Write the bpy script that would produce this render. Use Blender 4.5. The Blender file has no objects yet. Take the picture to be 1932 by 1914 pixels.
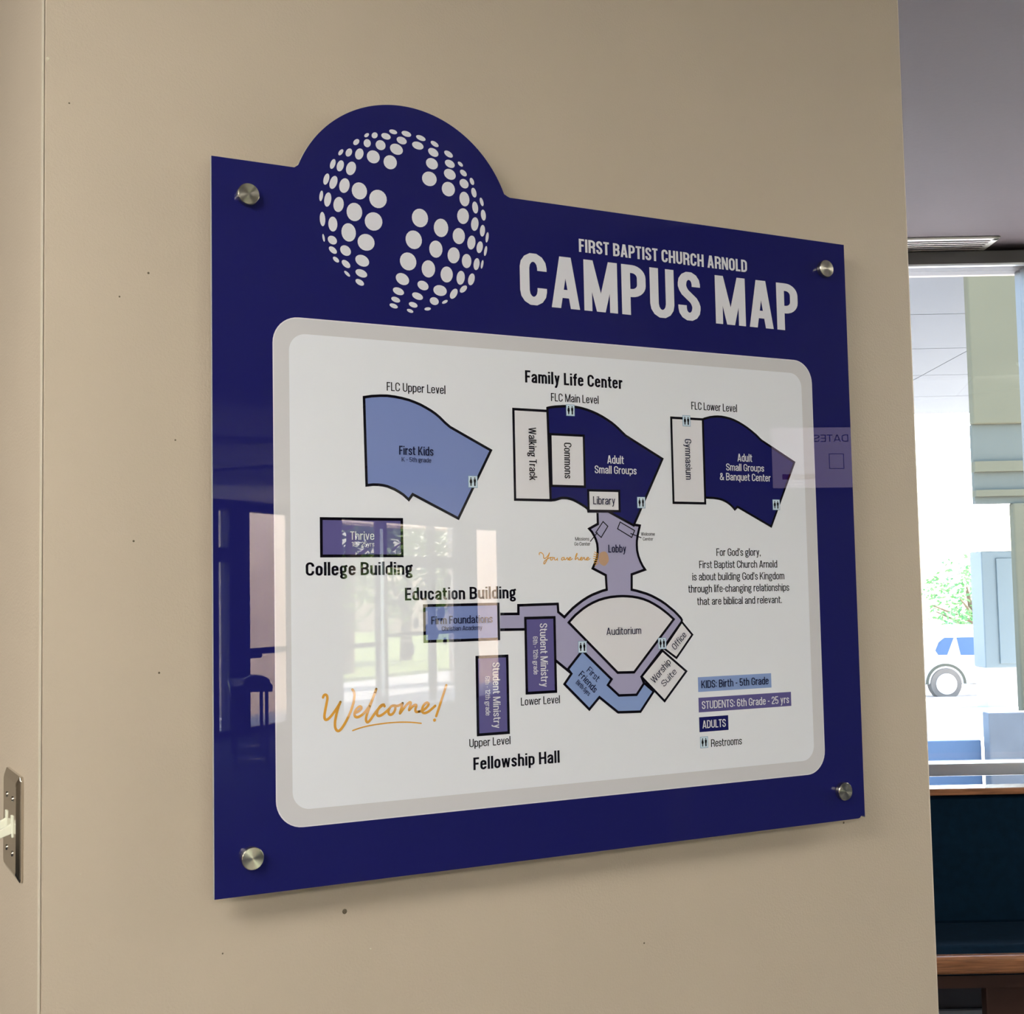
import bpy, bmesh, math, random
from mathutils import Vector, Matrix, geometry
random.seed(7)
PI = math.pi
scene = bpy.context.scene
C = scene.collection

# ------------------------------------------------------------------ camera
cam_d = bpy.data.cameras.new('camera')
cam = bpy.data.objects.new('camera', cam_d)
C.objects.link(cam)
scene.camera = cam
cam_d.sensor_fit = 'HORIZONTAL'
cam_d.sensor_width = 36.0
cam_d.lens = 2500.0 / 1932.0 * 36.0
cam_d.clip_start = 0.02
cam_d.clip_end = 300
EYE = Vector((-0.3907, -1.4163, 1.470))
right = Vector((0.88196, -0.47091, -0.01955))
down = Vector((0.01475, 0.06904, -0.99750))
fwd = Vector((0.47109, 0.87947, 0.06784))
m = Matrix((right, -down, -fwd)).transposed().to_4x4()
m.translation = EYE
cam.matrix_world = m

# ------------------------------------------------------------------ sky, sun, exposure
w = bpy.data.worlds.new('sky'); scene.world = w; w.use_nodes = True
wn = w.node_tree; wn.nodes.clear()
wo = wn.nodes.new('ShaderNodeOutputWorld'); bg = wn.nodes.new('ShaderNodeBackground')
sk = wn.nodes.new('ShaderNodeTexSky'); sk.sky_type = 'NISHITA'
sk.sun_disc = False; sk.sun_elevation = math.radians(43); sk.sun_rotation = math.radians(96)
sk.air_density = 1.0; sk.dust_density = 2.5; sk.ozone_density = 1.0
bg.inputs['Strength'].default_value = 4.4
wn.links.new(sk.outputs[0], bg.inputs['Color']); wn.links.new(bg.outputs[0], wo.inputs['Surface'])
sun_d = bpy.data.lights.new('sun', 'SUN'); sun_d.energy = 66.0; sun_d.angle = 0.0095; sun_d.color = (1.0, 0.95, 0.87)
sun = bpy.data.objects.new('sun', sun_d); C.objects.link(sun)
sun.rotation_euler = Vector((0.90, -0.10, 0.85)).to_track_quat('Z', 'Y').to_euler()
sun.location = (0, 0, 20)
vs = scene.view_settings
scene.display_settings.display_device = 'sRGB'
vs.view_transform = 'Standard'; vs.look = 'None'; vs.gamma = 1.0; vs.use_curve_mapping = False
vs.exposure = -0.08
scene.cycles.max_bounces = 10; scene.cycles.diffuse_bounces = 6; scene.cycles.transparent_max_bounces = 16

# ------------------------------------------------------------------ helpers
def s2l(v):
    v /= 255.0
    return v / 12.92 if v <= 0.04045 else ((v + 0.055) / 1.055) ** 2.4
def rgb(r, g, b): return (s2l(r), s2l(g), s2l(b), 1.0)

def mat(name, col, rough=0.6, metal=0.0, spec=0.5, bump=0.0, bscale=200.0, var=0.0, vscale=3.0, aniso=0.0, coat=0.0, stretch=None):
    m = bpy.data.materials.new(name); m.use_nodes = True
    nt = m.node_tree; p = nt.nodes['Principled BSDF']
    p.inputs['Base Color'].default_value = col
    p.inputs['Roughness'].default_value = rough
    p.inputs['Metallic'].default_value = metal
    p.inputs['Specular IOR Level'].default_value = spec
    p.inputs['Coat Weight'].default_value = coat
    tc = nt.nodes.new('ShaderNodeTexCoord')
    src = tc.outputs['Object']
    if stretch:
        mp = nt.nodes.new('ShaderNodeMapping'); mp.inputs['Scale'].default_value = stretch
        nt.links.new(src, mp.inputs['Vector']); src = mp.outputs['Vector']
    if var > 0:
        n = nt.nodes.new('ShaderNodeTexNoise'); n.inputs['Scale'].default_value = vscale; n.inputs['Detail'].default_value = 5
        r = nt.nodes.new('ShaderNodeMapRange')
        r.inputs['From Min'].default_value = 0.3; r.inputs['From Max'].default_value = 0.7
        r.inputs['To Min'].default_value = 1 - var; r.inputs['To Max'].default_value = 1 + var
        v = nt.nodes.new('ShaderNodeVectorMath'); v.operation = 'SCALE'
        v.inputs[0].default_value = col[:3]
        nt.links.new(src, n.inputs['Vector']); nt.links.new(n.outputs['Fac'], r.inputs['Value'])
        nt.links.new(r.outputs['Result'], v.inputs['Scale']); nt.links.new(v.outputs['Vector'], p.inputs['Base Color'])
    if bump > 0:
        n2 = nt.nodes.new('ShaderNodeTexNoise'); n2.inputs['Scale'].default_value = bscale; n2.inputs['Detail'].default_value = 3
        b = nt.nodes.new('ShaderNodeBump'); b.inputs['Strength'].default_value = bump; b.inputs['Distance'].default_value = 0.001
        nt.links.new(src, n2.inputs['Vector']); nt.links.new(n2.outputs['Fac'], b.inputs['Height']); nt.links.new(b.outputs['Normal'], p.inputs['Normal'])
    if aniso > 0:
        p.inputs['Anisotropic Rotation'].default_value = 0.25
        p.inputs['Anisotropic'].default_value = aniso
        t = nt.nodes.new('ShaderNodeTangent'); t.direction_type = 'RADIAL'; t.axis = 'Y'
        nt.links.new(t.outputs[0], p.inputs['Tangent'])
    return m

def glass_mat(name, tint=(0.97, 0.975, 0.97), ior=1.45):
    m = bpy.data.materials.new(name); m.use_nodes = True; nt = m.node_tree; nt.nodes.clear()
    o = nt.nodes.new('ShaderNodeOutputMaterial'); mx = nt.nodes.new('ShaderNodeMixShader')
    f = nt.nodes.new('ShaderNodeFresnel'); f.inputs['IOR'].default_value = ior
    t = nt.nodes.new('ShaderNodeBsdfTransparent'); t.inputs['Color'].default_value = (*tint, 1)
    g = nt.nodes.new('ShaderNodeBsdfGlossy'); g.inputs['Roughness'].default_value = 0.0
    # light crossing the pane from inside the glass is not mirrored again
    ge = nt.nodes.new('ShaderNodeNewGeometry'); sb = nt.nodes.new('ShaderNodeMath'); sb.operation = 'SUBTRACT'; sb.inputs[0].default_value = 1.0
    mu = nt.nodes.new('ShaderNodeMath'); mu.operation = 'MULTIPLY'
    nt.links.new(ge.outputs['Backfacing'], sb.inputs[1]); nt.links.new(f.outputs[0], mu.inputs[0]); nt.links.new(sb.outputs[0], mu.inputs[1])
    nt.links.new(mu.outputs[0], mx.inputs[0]); nt.links.new(t.outputs[0], mx.inputs[1]); nt.links.new(g.outputs[0], mx.inputs[2])
    nt.links.new(mx.outputs[0], o.inputs['Surface'])
    return m

def link(name, me, material=None, parent=None, **props):
    o = bpy.data.objects.new(name, me)
    C.objects.link(o)
    if material is not None and me is not None and not me.materials:
        for mm in (material if isinstance(material, (list, tuple)) else [material]): me.materials.append(mm)
    if parent is not None: o.parent = parent
    for k, v in props.items(): o[k] = v
    return o
def empty(name, loc, label, cat, group=None, rotz=0):
    o = bpy.data.objects.new(name, None); C.objects.link(o); o.location = loc; o.rotation_euler = (0, 0, rotz)
    o.empty_display_size = 0.1
    o['label'] = label; o['category'] = cat
    if group: o['group'] = group
    return o

class MB:
    """collects boxes, prisms, tubes; build() links them as one mesh object"""
    def __init__(s): s.v = []; s.f = []; s.mi = []
    def add(s, vs_, fs, mi=0):
        b = len(s.v); s.v += [tuple(x) for x in vs_]; s.f += [[b + i for i in f] for f in fs]; s.mi += [mi] * len(fs); return s
    def box(s, x0, x1, y0, y1, z0, z1, mi=0):
        return s.add([(x0, y0, z0), (x1, y0, z0), (x1, y1, z0), (x0, y1, z0), (x0, y0, z1), (x1, y0, z1), (x1, y1, z1), (x0, y1, z1)],
                     [(0, 3, 2, 1), (4, 5, 6, 7), (0, 1, 5, 4), (1, 2, 6, 5), (2, 3, 7, 6), (3, 0, 4, 7)], mi)
    def prism(s, poly, axis, a0, a1, mi=0):
        """extrude 2D poly along axis ('x','y','z')"""
        n = len(poly)
        def P(p, a):
            return {'x': (a, p[0], p[1]), 'y': (p[0], a, p[1]), 'z': (p[0], p[1], a)}[axis]
        vs_ = [P(p, a0) for p in poly] + [P(p, a1) for p in poly]
        tri = geometry.tessellate_polygon([[Vector((p[0], p[1], 0)) for p in poly]])
        fs = [tuple(t) for t in tri] + [tuple(i + n for i in reversed(t)) for t in tri]
        fs += [(i, (i + 1) % n, (i + 1) % n + n, i + n) for i in range(n)]
        return s.add(vs_, fs, mi)
    def lathe(s, prof, origin, axis='y', n=48, mi=0):
        """prof: list of (radius, offset)"""
        ox, oy, oz = origin; vs_ = []
        for r, h in prof:
            for k in range(n):
                a = 2 * PI * k / n; c, d = r * math.cos(a), r * math.sin(a)
                vs_.append({'y': (ox + c, oy + h, oz + d), 'z': (ox + c, oy + d, oz + h), 'x': (ox + h, oy + c, oz + d)}[axis])
        fs = []
        for i in range(len(prof) - 1):
            for k in range(n):
                k2 = (k + 1) % n
                fs.append((i * n + k, i * n + k2, (i + 1) * n + k2, (i + 1) * n + k))
        fs.append(tuple(range(n))[::-1]); fs.append(tuple((len(prof) - 1) * n + k for k in range(n)))
        return s.add(vs_, fs, mi)
    def tube(s, p0, p1, r0, r1=None, n=10, mi=0):
        r1 = r0 if r1 is None else r1
        p0 = Vector(p0); p1 = Vector(p1); q = (p1 - p0).to_track_quat('Z', 'Y'); vs_ = []
        for p, r in ((p0, r0), (p1, r1)):
            for k in range(n):
                a = 2 * PI * k / n; vs_.append(p + q @ Vector((r * math.cos(a), r * math.sin(a), 0)))
        fs = [(k, (k + 1) % n, (k + 1) % n + n, k + n) for k in range(n)] + [tuple(range(n))[::-1], tuple(range(n, 2 * n))]
        return s.add(vs_, fs, mi)
    def build(s, name, material, parent=None, bevel=0.0, smooth=False, seg=2, **props):
        me = bpy.data.meshes.new(name); me.from_pydata(s.v, [], s.f); me.validate()
        for mm in (material if isinstance(material, (list, tuple)) else [material]): me.materials.append(mm)
        if len(me.polygons) == len(s.mi):
            me.polygons.foreach_set('material_index', s.mi)
        bm = bmesh.new(); bm.from_mesh(me); bmesh.ops.recalc_face_normals(bm, faces=bm.faces)
        if bevel > 0:
            bmesh.ops.bevel(bm, geom=[e for e in bm.edges if e.is_manifold and e.calc_face_angle(0) > 0.5], offset=bevel, segments=seg, profile=0.5, affect='EDGES')
        bm.to_mesh(me); bm.free()
        if smooth:
            me.polygons.foreach_set('use_smooth', [True] * len(me.polygons))
            me.set_sharp_from_angle(angle=math.radians(35))
        return link(name, me, None, parent, **props)

# ------------------------------------------------------------------ materials
M_wall = mat('wall_paint', (0.555, 0.466, 0.375, 1), 0.55, spec=0.35, bump=0.45, bscale=330, var=0.02, vscale=4)
M_low_shade = mat('low_shade_grey', (0.06, 0.06, 0.07, 1), 0.25)
M_ceil_lit = mat('ceiling_lit', (0.62, 0.56, 0.53, 1), 0.6)
M_ceil = mat('ceiling_paint', (0.13, 0.11, 0.118, 1), 0.6, spec=0.1, bump=0.3, bscale=60, var=0.03, vscale=2)
M_ceildark = mat('ceiling_dark', (0.06, 0.06, 0.065, 1), 0.7)
M_ceiltile = mat('ceiling_tile_fibre', (0.45, 0.43, 0.41, 1), 0.9, bump=0.3, bscale=90)
M_floor = mat('floor_carpet', (0.03, 0.03, 0.036, 1), 0.9, bump=0.4, bscale=300, var=0.2, vscale=20)
M_frame = mat('bronze_frame', (0.055, 0.05, 0.052, 1), 0.45, metal=0.0, spec=0.4)
M_alu = mat('aluminium', (0.62, 0.64, 0.66, 1), 0.32, metal=0.9)
M_glass = glass_mat('clear_glass')
M_tint = glass_mat('tinted_glass', (0.68, 0.70, 0.71))
M_white_metal = mat('white_enamel', (0.75, 0.74, 0.70, 1), 0.4)
M_black = mat('vent_dark', (0.01, 0.01, 0.012, 1), 0.8)
M_steel = mat('chrome', (0.62, 0.58, 0.52, 1), 0.16, metal=1.0, bump=0.02, bscale=30)
M_brushed = mat('brushed_steel', (0.62, 0.58, 0.50, 1), 0.24, metal=1.0, aniso=0.85)
M_toggle = mat('ivory_plastic', (0.80, 0.80, 0.68, 1), 0.35)
M_wood = mat('oak_wood', (0.30, 0.13, 0.06, 1), 0.25, spec=0.6, coat=1.0, var=0.35, vscale=6, stretch=(2, 30, 30), bump=0.1, bscale=40)
M_wood_dark = mat('dark_wood', (0.055, 0.025, 0.018, 1), 0.4, var=0.3, vscale=5)
M_fabric = mat('navy_fabric', (0.002, 0.013, 0.029, 1), 0.95, spec=0.1, bump=0.5, bscale=900, var=0.15, vscale=40)
M_stucco = mat('stucco', (0.72, 0.56, 0.44, 1), 0.95, bump=0.6, bscale=80, var=0.07, vscale=3)
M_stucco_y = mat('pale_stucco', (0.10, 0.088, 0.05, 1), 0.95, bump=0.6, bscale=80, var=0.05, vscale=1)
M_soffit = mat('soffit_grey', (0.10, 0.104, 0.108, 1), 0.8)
M_shade = mat('shade_grey', (0.085, 0.086, 0.065, 1), 0.9)  # shade of the lintel bands put into this grey; wheel arches share it
M_conc = mat('concrete', (0.50, 0.475, 0.455, 1), 0.9, var=0.06, vscale=1.2, bump=0.3, bscale=30)
M_grass = mat('grass', (0.20, 0.25, 0.06, 1), 0.9, var=0.3, vscale=4, bump=0.5, bscale=40)
M_leaf = mat('leaf', (0.16, 0.25, 0.06, 1), 0.6, var=0.35, vscale=2)
M_leaf2 = mat('leaf_pale', (0.10, 0.26, 0.08, 1), 0.6, var=0.3, vscale=2)
M_bark = mat('bark', (0.12, 0.08, 0.05, 1), 0.9, bump=0.6, bscale=20)
M_carpaint = mat('white_car_paint', (0.8, 0.8, 0.8, 1), 0.25, coat=0.5)
M_carglass = mat('car_glass', (0.07, 0.12, 0.22, 1), 0.4, spec=0.1)
M_tyre = mat('tyre', (0.16, 0.14, 0.12, 1), 0.8)
M_wall_shade = mat('shade_blue', (0.06, 0.11, 0.19, 1), 0.9, bump=0.3, bscale=40)
M_planter_shade = mat('shade_blue_grey', (0.095, 0.115, 0.135, 1), 0.9, bump=0.4, bscale=40, var=0.1, vscale=6)
M_red = mat('red_lens', (0.5, 0.02, 0.02, 1), 0.3)
M_box = mat('grey_green_metal', (0.13, 0.16, 0.165, 1), 0.5)
M_paper = mat('paper', (0.80, 0.74, 0.74, 1), 0.6)
M_ink = mat('ink', (0.06, 0.03, 0.05, 1), 0.6)
M_inkred = mat('red_ink', (0.55, 0.03, 0.05, 1), 0.6)
M_frost = mat('frosted_vinyl', (0.45, 0.47, 0.5, 1), 0.9)

# ------------------------------------------------------------------ measured print, in millimetres on the sign (x right, y down)
DOTS=[(184.3, -50.7, 2.7, -2.3, 1.3, 1.5), (194.4, -52.0, 2.1, -3.5, 3.2, 1.3), (208.8, -53.0, 5.8, 1.2, -1.3, 3.6), (218.1, -59.8, 5.0, 0.8, -0.9, 2.6), (235.1, -59.9, 6.1, 1.2, -1.2, 3.2), (253.9, -57.6, 6.0, 1.7, -1.4, 2.8), (272.0, -53.0, 4.9, 2.5, -1.7, 2.4), (171.2, -40.5, 3.1, -3.4, 2.2, 1.8), (184.9, -41.2, 0.9, 4.7, -4.4, 1.4), (201.8, -41.3, 4.7, 3.8, -4.2, 4.6), (228.9, -50.9, 6.2, 1.8, -1.9, 4.1), (249.8, -47.8, 7.2, 1.7, -1.9, 4.4), (270.0, -42.4, 6.2, 3.2, -2.8, 4.1), (290.3, -43.2, 5.4, 2.8, -2.0, 2.9), (151.9, -25.5, 2.5, -3.7, 1.9, 1.0), (161.8, -26.7, 2.3, -4.9, 3.4, 1.1), (174.8, -26.8, 1.9, -6.8, 5.0, 0.6), (222.0, -39.3, 7.6, 3.1, -3.3, 5.8), (192.4, -25.9, 5.5, 5.5, -6.0, 5.5), (213.8, -22.4, 4.5, 6.9, -7.2, 4.9), (268.0, -28.2, 6.5, 4.2, -4.4, 5.4), (291.8, -31.4, 6.1, 2.7, -2.5, 4.0), (306.0, -33.0, 3.0, 2.4, -1.6, 1.6), (141.9, -10.3, 2.0, -6.0, 2.9, 0.5), (151.1, -9.4, 1.9, -6.7, 4.1, 0.5), (164.3, -8.2, 2.3, -8.2, 5.8, 0.7), (291.6, -18.4, 6.8, 4.0, -4.0, 5.2), (309.9, -22.5, 3.9, 3.1, -2.4, 2.4), (321.3, -13.6, 1.7, 4.2, -2.5, 1.1), (133.8, 8.6, 1.9, -6.8, 3.2, 0.4), (142.5, 11.3, 2.6, -7.9, 4.3, 0.8), (155.9, 13.3, 1.4, -8.8, 6.3, 0.0), (264.3, -9.2, 7.1, 5.7, -6.5, 6.8), (310.6, -9.4, 4.4, 4.4, -4.2, 3.7), (289.3, 0.1, 3.3, 8.1, -8.1, 3.7), (174.4, 17.2, 3.6, 9.2, -8.8, 4.2), (197.7, 23.8, 5.8, 9.0, -9.4, 6.3), (127.4, 29.1, 0.9, -6.3, 2.1, 0.1), (135.3, 32.4, 1.3, -8.5, 4.2, 0.1), (323.7, -0.0, 1.6, 5.8, -3.2, 1.2), (310.7, 9.6, 1.6, 8.8, -6.5, 1.9), (334.1, 10.2, 1.5, 5.1, -2.2, 0.8), (148.5, 36.5, 0.9, -9.0, 6.3, -0.3), (325.1, 18.3, 1.0, 7.3, -3.9, 0.9), (167.9, 43.0, 1.9, 10.5, -9.5, 2.8), (336.1, 26.4, 0.9, 6.7, -3.3, 0.9), (251.2, 40.1, 3.0, 10.6, -10.1, 3.7), (308.4, 31.0, 0.7, 9.6, -7.9, 1.6), (128.7, 56.0, 0.5, 8.3, -3.3, 0.7), (191.7, 51.4, 5.7, 9.0, -9.5, 6.3), (141.2, 60.4, 0.3, 8.7, -5.5, 0.8), (324.2, 38.9, 0.7, -8.5, 5.1, -0.4), (278.7, 48.9, 0.9, 11.1, -9.5, 1.8), (334.5, 46.0, 0.6, -7.3, 3.5, -0.2), (160.5, 68.0, 1.9, 10.5, -8.7, 2.5), (340.7, 53.5, 1.0, -6.5, 2.0, 0.0), (302.3, 56.3, 0.8, 9.8, -8.2, 1.6), (129.8, 77.8, 0.8, 4.4, -1.3, 0.3), (140.4, 79.3, 4.7, 3.3, -3.0, 3.8), (242.7, 67.5, 4.0, 10.3, -9.8, 4.4), (319.1, 62.4, 1.0, -8.7, 5.5, -0.2), (182.0, 77.3, 7.8, 6.5, -7.2, 7.5), (330.3, 66.9, 1.3, -7.4, 4.2, 0.1), (338.2, 70.7, 1.3, -6.3, 1.9, 0.1), (140.9, 90.9, 4.4, 3.2, -2.1, 2.6), (156.4, 89.8, 5.4, 4.2, -3.8, 4.4), (271.4, 75.7, 0.8, 10.3, -8.7, 1.6), (294.9, 80.7, 0.1, 9.8, -8.1, 1.1), (176.9, 99.6, 7.8, 3.8, -3.6, 5.7), (144.6, 101.6, 3.4, 2.6, -1.6, 1.9), (235.0, 94.4, 4.9, 9.5, -9.4, 5.0), (312.2, 85.9, 0.2, 8.7, -6.4, 0.9), (333.2, 87.8, 1.1, -5.4, 1.6, 0.1), (325.6, 88.3, 1.1, -7.5, 4.0, 0.0), (156.8, 105.5, 4.7, 3.6, -2.4, 2.8), (261.2, 100.7, 0.8, 10.3, -8.8, 1.6), (285.2, 105.1, 0.2, 9.7, -8.1, 1.0), (175.6, 114.6, 7.0, 2.4, -1.9, 4.1), (158.0, 116.8, 3.4, 2.9, -1.3, 1.3), (303.8, 107.3, 1.0, -8.6, 5.5, -0.1), (318.2, 107.8, 1.9, -7.4, 4.2, 0.4), (227.4, 116.3, 7.5, 4.3, -4.0, 5.6), (173.5, 125.4, 5.0, 2.5, -1.7, 2.8), (253.8, 121.5, 6.6, 3.0, -2.8, 4.8), (276.1, 125.5, 8.5, 2.0, -2.5, 6.2), (307.2, 120.8, 4.3, -4.2, 2.4, 2.1), (222.0, 131.4, 6.8, 2.3, -1.9, 3.9), (294.2, 127.7, 3.7, -6.2, 3.7, 1.6), (246.5, 135.0, 6.8, 2.3, -1.8, 3.7), (218.4, 141.7, 5.5, 1.6, -1.2, 2.9), (268.2, 139.0, 5.5, 1.9, -2.1, 4.3), (282.2, 138.7, 3.7, -2.0, 0.8, 1.6), (240.7, 145.9, 5.4, 1.5, -1.3, 2.9), (215.7, 149.4, 5.1, 1.5, -1.1, 2.4), (259.4, 149.2, 4.2, -0.7, 0.2, 1.9), (236.6, 153.5, 4.0, 1.2, -0.8, 1.9)]
SHP={'upper_plan': [(176.9, 259.6), (186.4, 257.8), (197.2, 256.7), (206.2, 256.3), (215.3, 256.9), (224.4, 258.1), (233.5, 259.9), (240.9, 262.1), (248.2, 264.6), (254.7, 267.6), (261.2, 270.8), (267.1, 274.3), (272.7, 278.4), (279.7, 284.6), (286.3, 289.5), (340.3, 315.5), (295.1, 398.5), (236.4, 370.8), (231.3, 377.3), (224.5, 371.5), (219.1, 368.3), (213.7, 365.5), (204.7, 362.2), (199.3, 361.1), (194.0, 360.6), (186.8, 360.6), (178.8, 361.6)], 'main_plan': [(420.1, 259.9), (425.5, 258.6), (430.9, 257.7), (444.5, 256.4), (452.7, 256.2), (461.0, 256.5), (469.2, 257.5), (477.5, 259.2), (485.7, 261.4), (492.7, 263.8), (499.6, 266.7), (506.5, 270.1), (513.5, 273.9), (519.0, 277.5), (523.9, 281.2), (529.1, 285.4), (534.4, 289.7), (590.4, 317.9), (543.3, 404.8), (505.3, 387.3), (476.0, 387.7), (475.4, 384.7), (470.7, 381.5), (465.9, 378.9), (461.9, 376.9), (457.8, 375.0), (453.8, 373.5), (449.7, 372.4), (445.6, 371.6), (441.6, 371.4), (437.5, 371.5), (434.8, 372.1), (431.4, 373.2), (428.0, 374.1), (422.0, 374.6)], 'walking': [(372.3, 263.8), (422.0, 263.4), (422.1, 374.4), (372.2, 374.9)], 'commons': [(423.6, 292.7), (471.9, 292.2), (471.5, 356.6), (423.7, 356.8)], 'library': [(476.5, 361.2), (522.4, 361.0), (522.5, 386.9), (476.5, 386.8)], 'lower_plan': [(656.4, 263.4), (659.7, 261.9), (668.8, 259.6), (676.0, 258.5), (681.4, 258.1), (687.8, 258.1), (694.1, 258.7), (701.4, 259.9), (708.6, 261.8), (715.9, 264.5), (723.1, 267.7), (729.5, 271.0), (735.8, 274.6), (744.9, 280.5), (753.1, 287.1), (809.6, 315.6), (765.6, 404.4), (709.6, 378.4), (704.9, 382.1), (701.4, 378.5), (697.0, 375.2), (692.5, 372.5), (688.1, 370.6), (683.6, 369.1), (679.1, 368.2), (670.2, 367.3), (658.6, 367.1), (655.9, 367.1)], 'gym': [(605.9, 263.2), (656.8, 263.3), (656.5, 374.4), (606.0, 374.9)], 'lobby': [(489.6, 389.4), (489.7, 403.3), (476.8, 409.5), (480.8, 413.6), (483.8, 418.2), (486.3, 423.2), (488.0, 428.6), (488.5, 434.7), (488.2, 440.8), (486.9, 446.9), (484.2, 452.2), (480.5, 459.1), (499.6, 467.9), (500.4, 486.0), (493.1, 487.6), (486.8, 489.6), (479.6, 491.9), (472.4, 495.0), (465.2, 498.7), (458.0, 503.1), (450.8, 507.9), (444.6, 513.0), (438.0, 518.9), (429.4, 512.4), (428.8, 502.5), (429.7, 502.7), (373.8, 503.1), (373.6, 513.4), (348.8, 513.1), (348.4, 531.7), (383.0, 532.4), (381.5, 596.6), (424.0, 598.7), (424.7, 571.8), (441.0, 582.0), (465.2, 563.2), (504.3, 598.1), (498.2, 605.4), (514.6, 619.1), (541.0, 619.7), (552.6, 605.2), (549.1, 597.1), (582.9, 562.9), (613.5, 529.4), (612.7, 525.5), (608.1, 520.2), (602.5, 515.3), (596.9, 511.3), (589.5, 506.0), (582.1, 501.6), (574.7, 497.9), (567.3, 494.6), (559.9, 492.0), (552.5, 490.0), (545.1, 488.4), (538.1, 487.0), (538.4, 467.2), (559.0, 461.2), (555.4, 456.5), (551.9, 450.3), (549.3, 444.0), (547.6, 437.0), (547.3, 430.0), (547.6, 424.6), (548.8, 418.3), (550.6, 412.1), (552.7, 405.0), (544.0, 403.2), (536.7, 400.5), (507.7, 388.4)], 'lobby_left_wall': [(489.6, 389.4), (489.7, 403.3), (476.8, 409.5), (480.8, 413.6), (483.8, 418.2), (486.3, 423.2), (488.0, 428.6), (488.5, 434.7), (488.2, 440.8), (486.9, 446.9), (484.2, 452.2), (480.5, 459.1), (499.6, 467.9), (500.4, 486.0), (493.1, 487.6), (486.8, 489.6), (479.6, 491.9), (472.4, 495.0), (465.2, 498.7), (458.0, 503.1), (450.8, 507.9), (444.6, 513.0), (438.0, 518.9), (429.4, 512.4), (428.8, 502.5), (373.8, 503.1), (373.6, 513.4), (348.8, 513.1)], 'lobby_right_wall': [(542.2, 403.6), (552.7, 405.0), (550.6, 412.1), (548.8, 418.3), (547.6, 424.6), (547.3, 430.0), (547.6, 437.0), (549.3, 444.0), (551.9, 450.3), (555.4, 456.5), (559.0, 461.2), (538.4, 467.2), (537.8, 486.6), (545.1, 488.1), (552.5, 490.0), (559.9, 492.0), (567.3, 494.6), (574.7, 497.9), (582.1, 501.6), (589.5, 506.0), (596.9, 511.3), (602.5, 515.3), (608.1, 520.2), (612.7, 524.7), (614.0, 527.1), (613.5, 529.4), (582.9, 562.9), (549.1, 597.1), (552.6, 605.2)], 'corridor_low': [(348.4, 531.9), (383.0, 532.4)], 'diag_wall': [(424.0, 571.4), (444.5, 587.0)], 'auditorium': [(443.9, 525.7), (448.7, 521.1), (454.1, 516.5), (464.9, 509.2), (472.1, 505.3), (479.3, 502.0), (488.3, 498.8), (497.4, 496.7), (506.4, 495.3), (515.5, 494.7), (522.8, 494.5), (530.2, 494.8), (538.4, 495.5), (546.7, 496.8), (555.0, 498.8), (563.3, 501.7), (571.6, 505.6), (579.9, 510.1), (586.4, 514.3), (592.9, 518.9), (601.2, 525.6), (538.3, 590.8), (513.6, 590.3)], 'friends': [(462.6, 560.9), (504.3, 598.1), (498.6, 605.1), (514.6, 618.8), (541.0, 619.4), (552.9, 605.2), (567.1, 616.4), (546.3, 640.8), (512.7, 639.7), (485.8, 619.5), (470.7, 633.7), (435.9, 600.9), (446.1, 588.7), (441.4, 582.9)], 'worship': [(582.3, 565.2), (618.6, 593.2), (583.5, 629.6), (549.1, 597.1)], 'office': [(613.9, 529.4), (629.9, 546.4), (603.9, 575.4), (584.8, 562.6)], 'missions': [(497.4, 400.3), (504.3, 406.2), (494.1, 420.3), (486.4, 414.0)], 'missions_line': [(488.9, 414.0), (477.8, 425.5)], 'welcome': [(522.9, 400.6), (544.5, 411.3), (539.8, 420.1), (518.8, 409.2)], 'welcome_line': [(538.1, 415.0), (554.6, 420.6)], 'firm': [(249.3, 501.1), (346.5, 500.8), (346.1, 542.7), (248.6, 542.7)], 'stud_low': [(383.3, 518.7), (423.8, 519.0), (423.5, 609.5), (382.7, 609.1)], 'stud_up': [(316.9, 563.2), (357.5, 563.7), (356.9, 655.2), (315.6, 654.5)], 'college': [(123.5, 400.8), (222.2, 400.1), (221.8, 442.8), (123.3, 442.5)], 'kids': [(636.7, 601.6), (757.2, 601.9), (757.2, 621.1), (636.8, 620.5)], 'students': [(636.9, 627.8), (790.0, 628.7), (790.2, 647.7), (636.5, 646.6)], 'adults': [(637.0, 653.0), (683.6, 653.7), (683.7, 672.8), (636.7, 672.3)], 'sun': [(497.0, 446.9), (505.1, 447.0), (496.7, 456.9)]}
ICONS=[[(308.7, 347.1), (321.3, 361.3)], [(446.2, 253.8), (459.9, 268.6)], [(548.8, 368.0), (562.2, 382.6)], [(623.5, 259.1), (636.7, 273.7)], [(768.2, 367.0), (782.2, 382.5)], [(456.8, 549.4), (468.7, 563.3)], [(575.5, 548.2), (588.5, 563.9)], [(636.7, 677.7), (650.2, 694.1)]]
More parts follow.
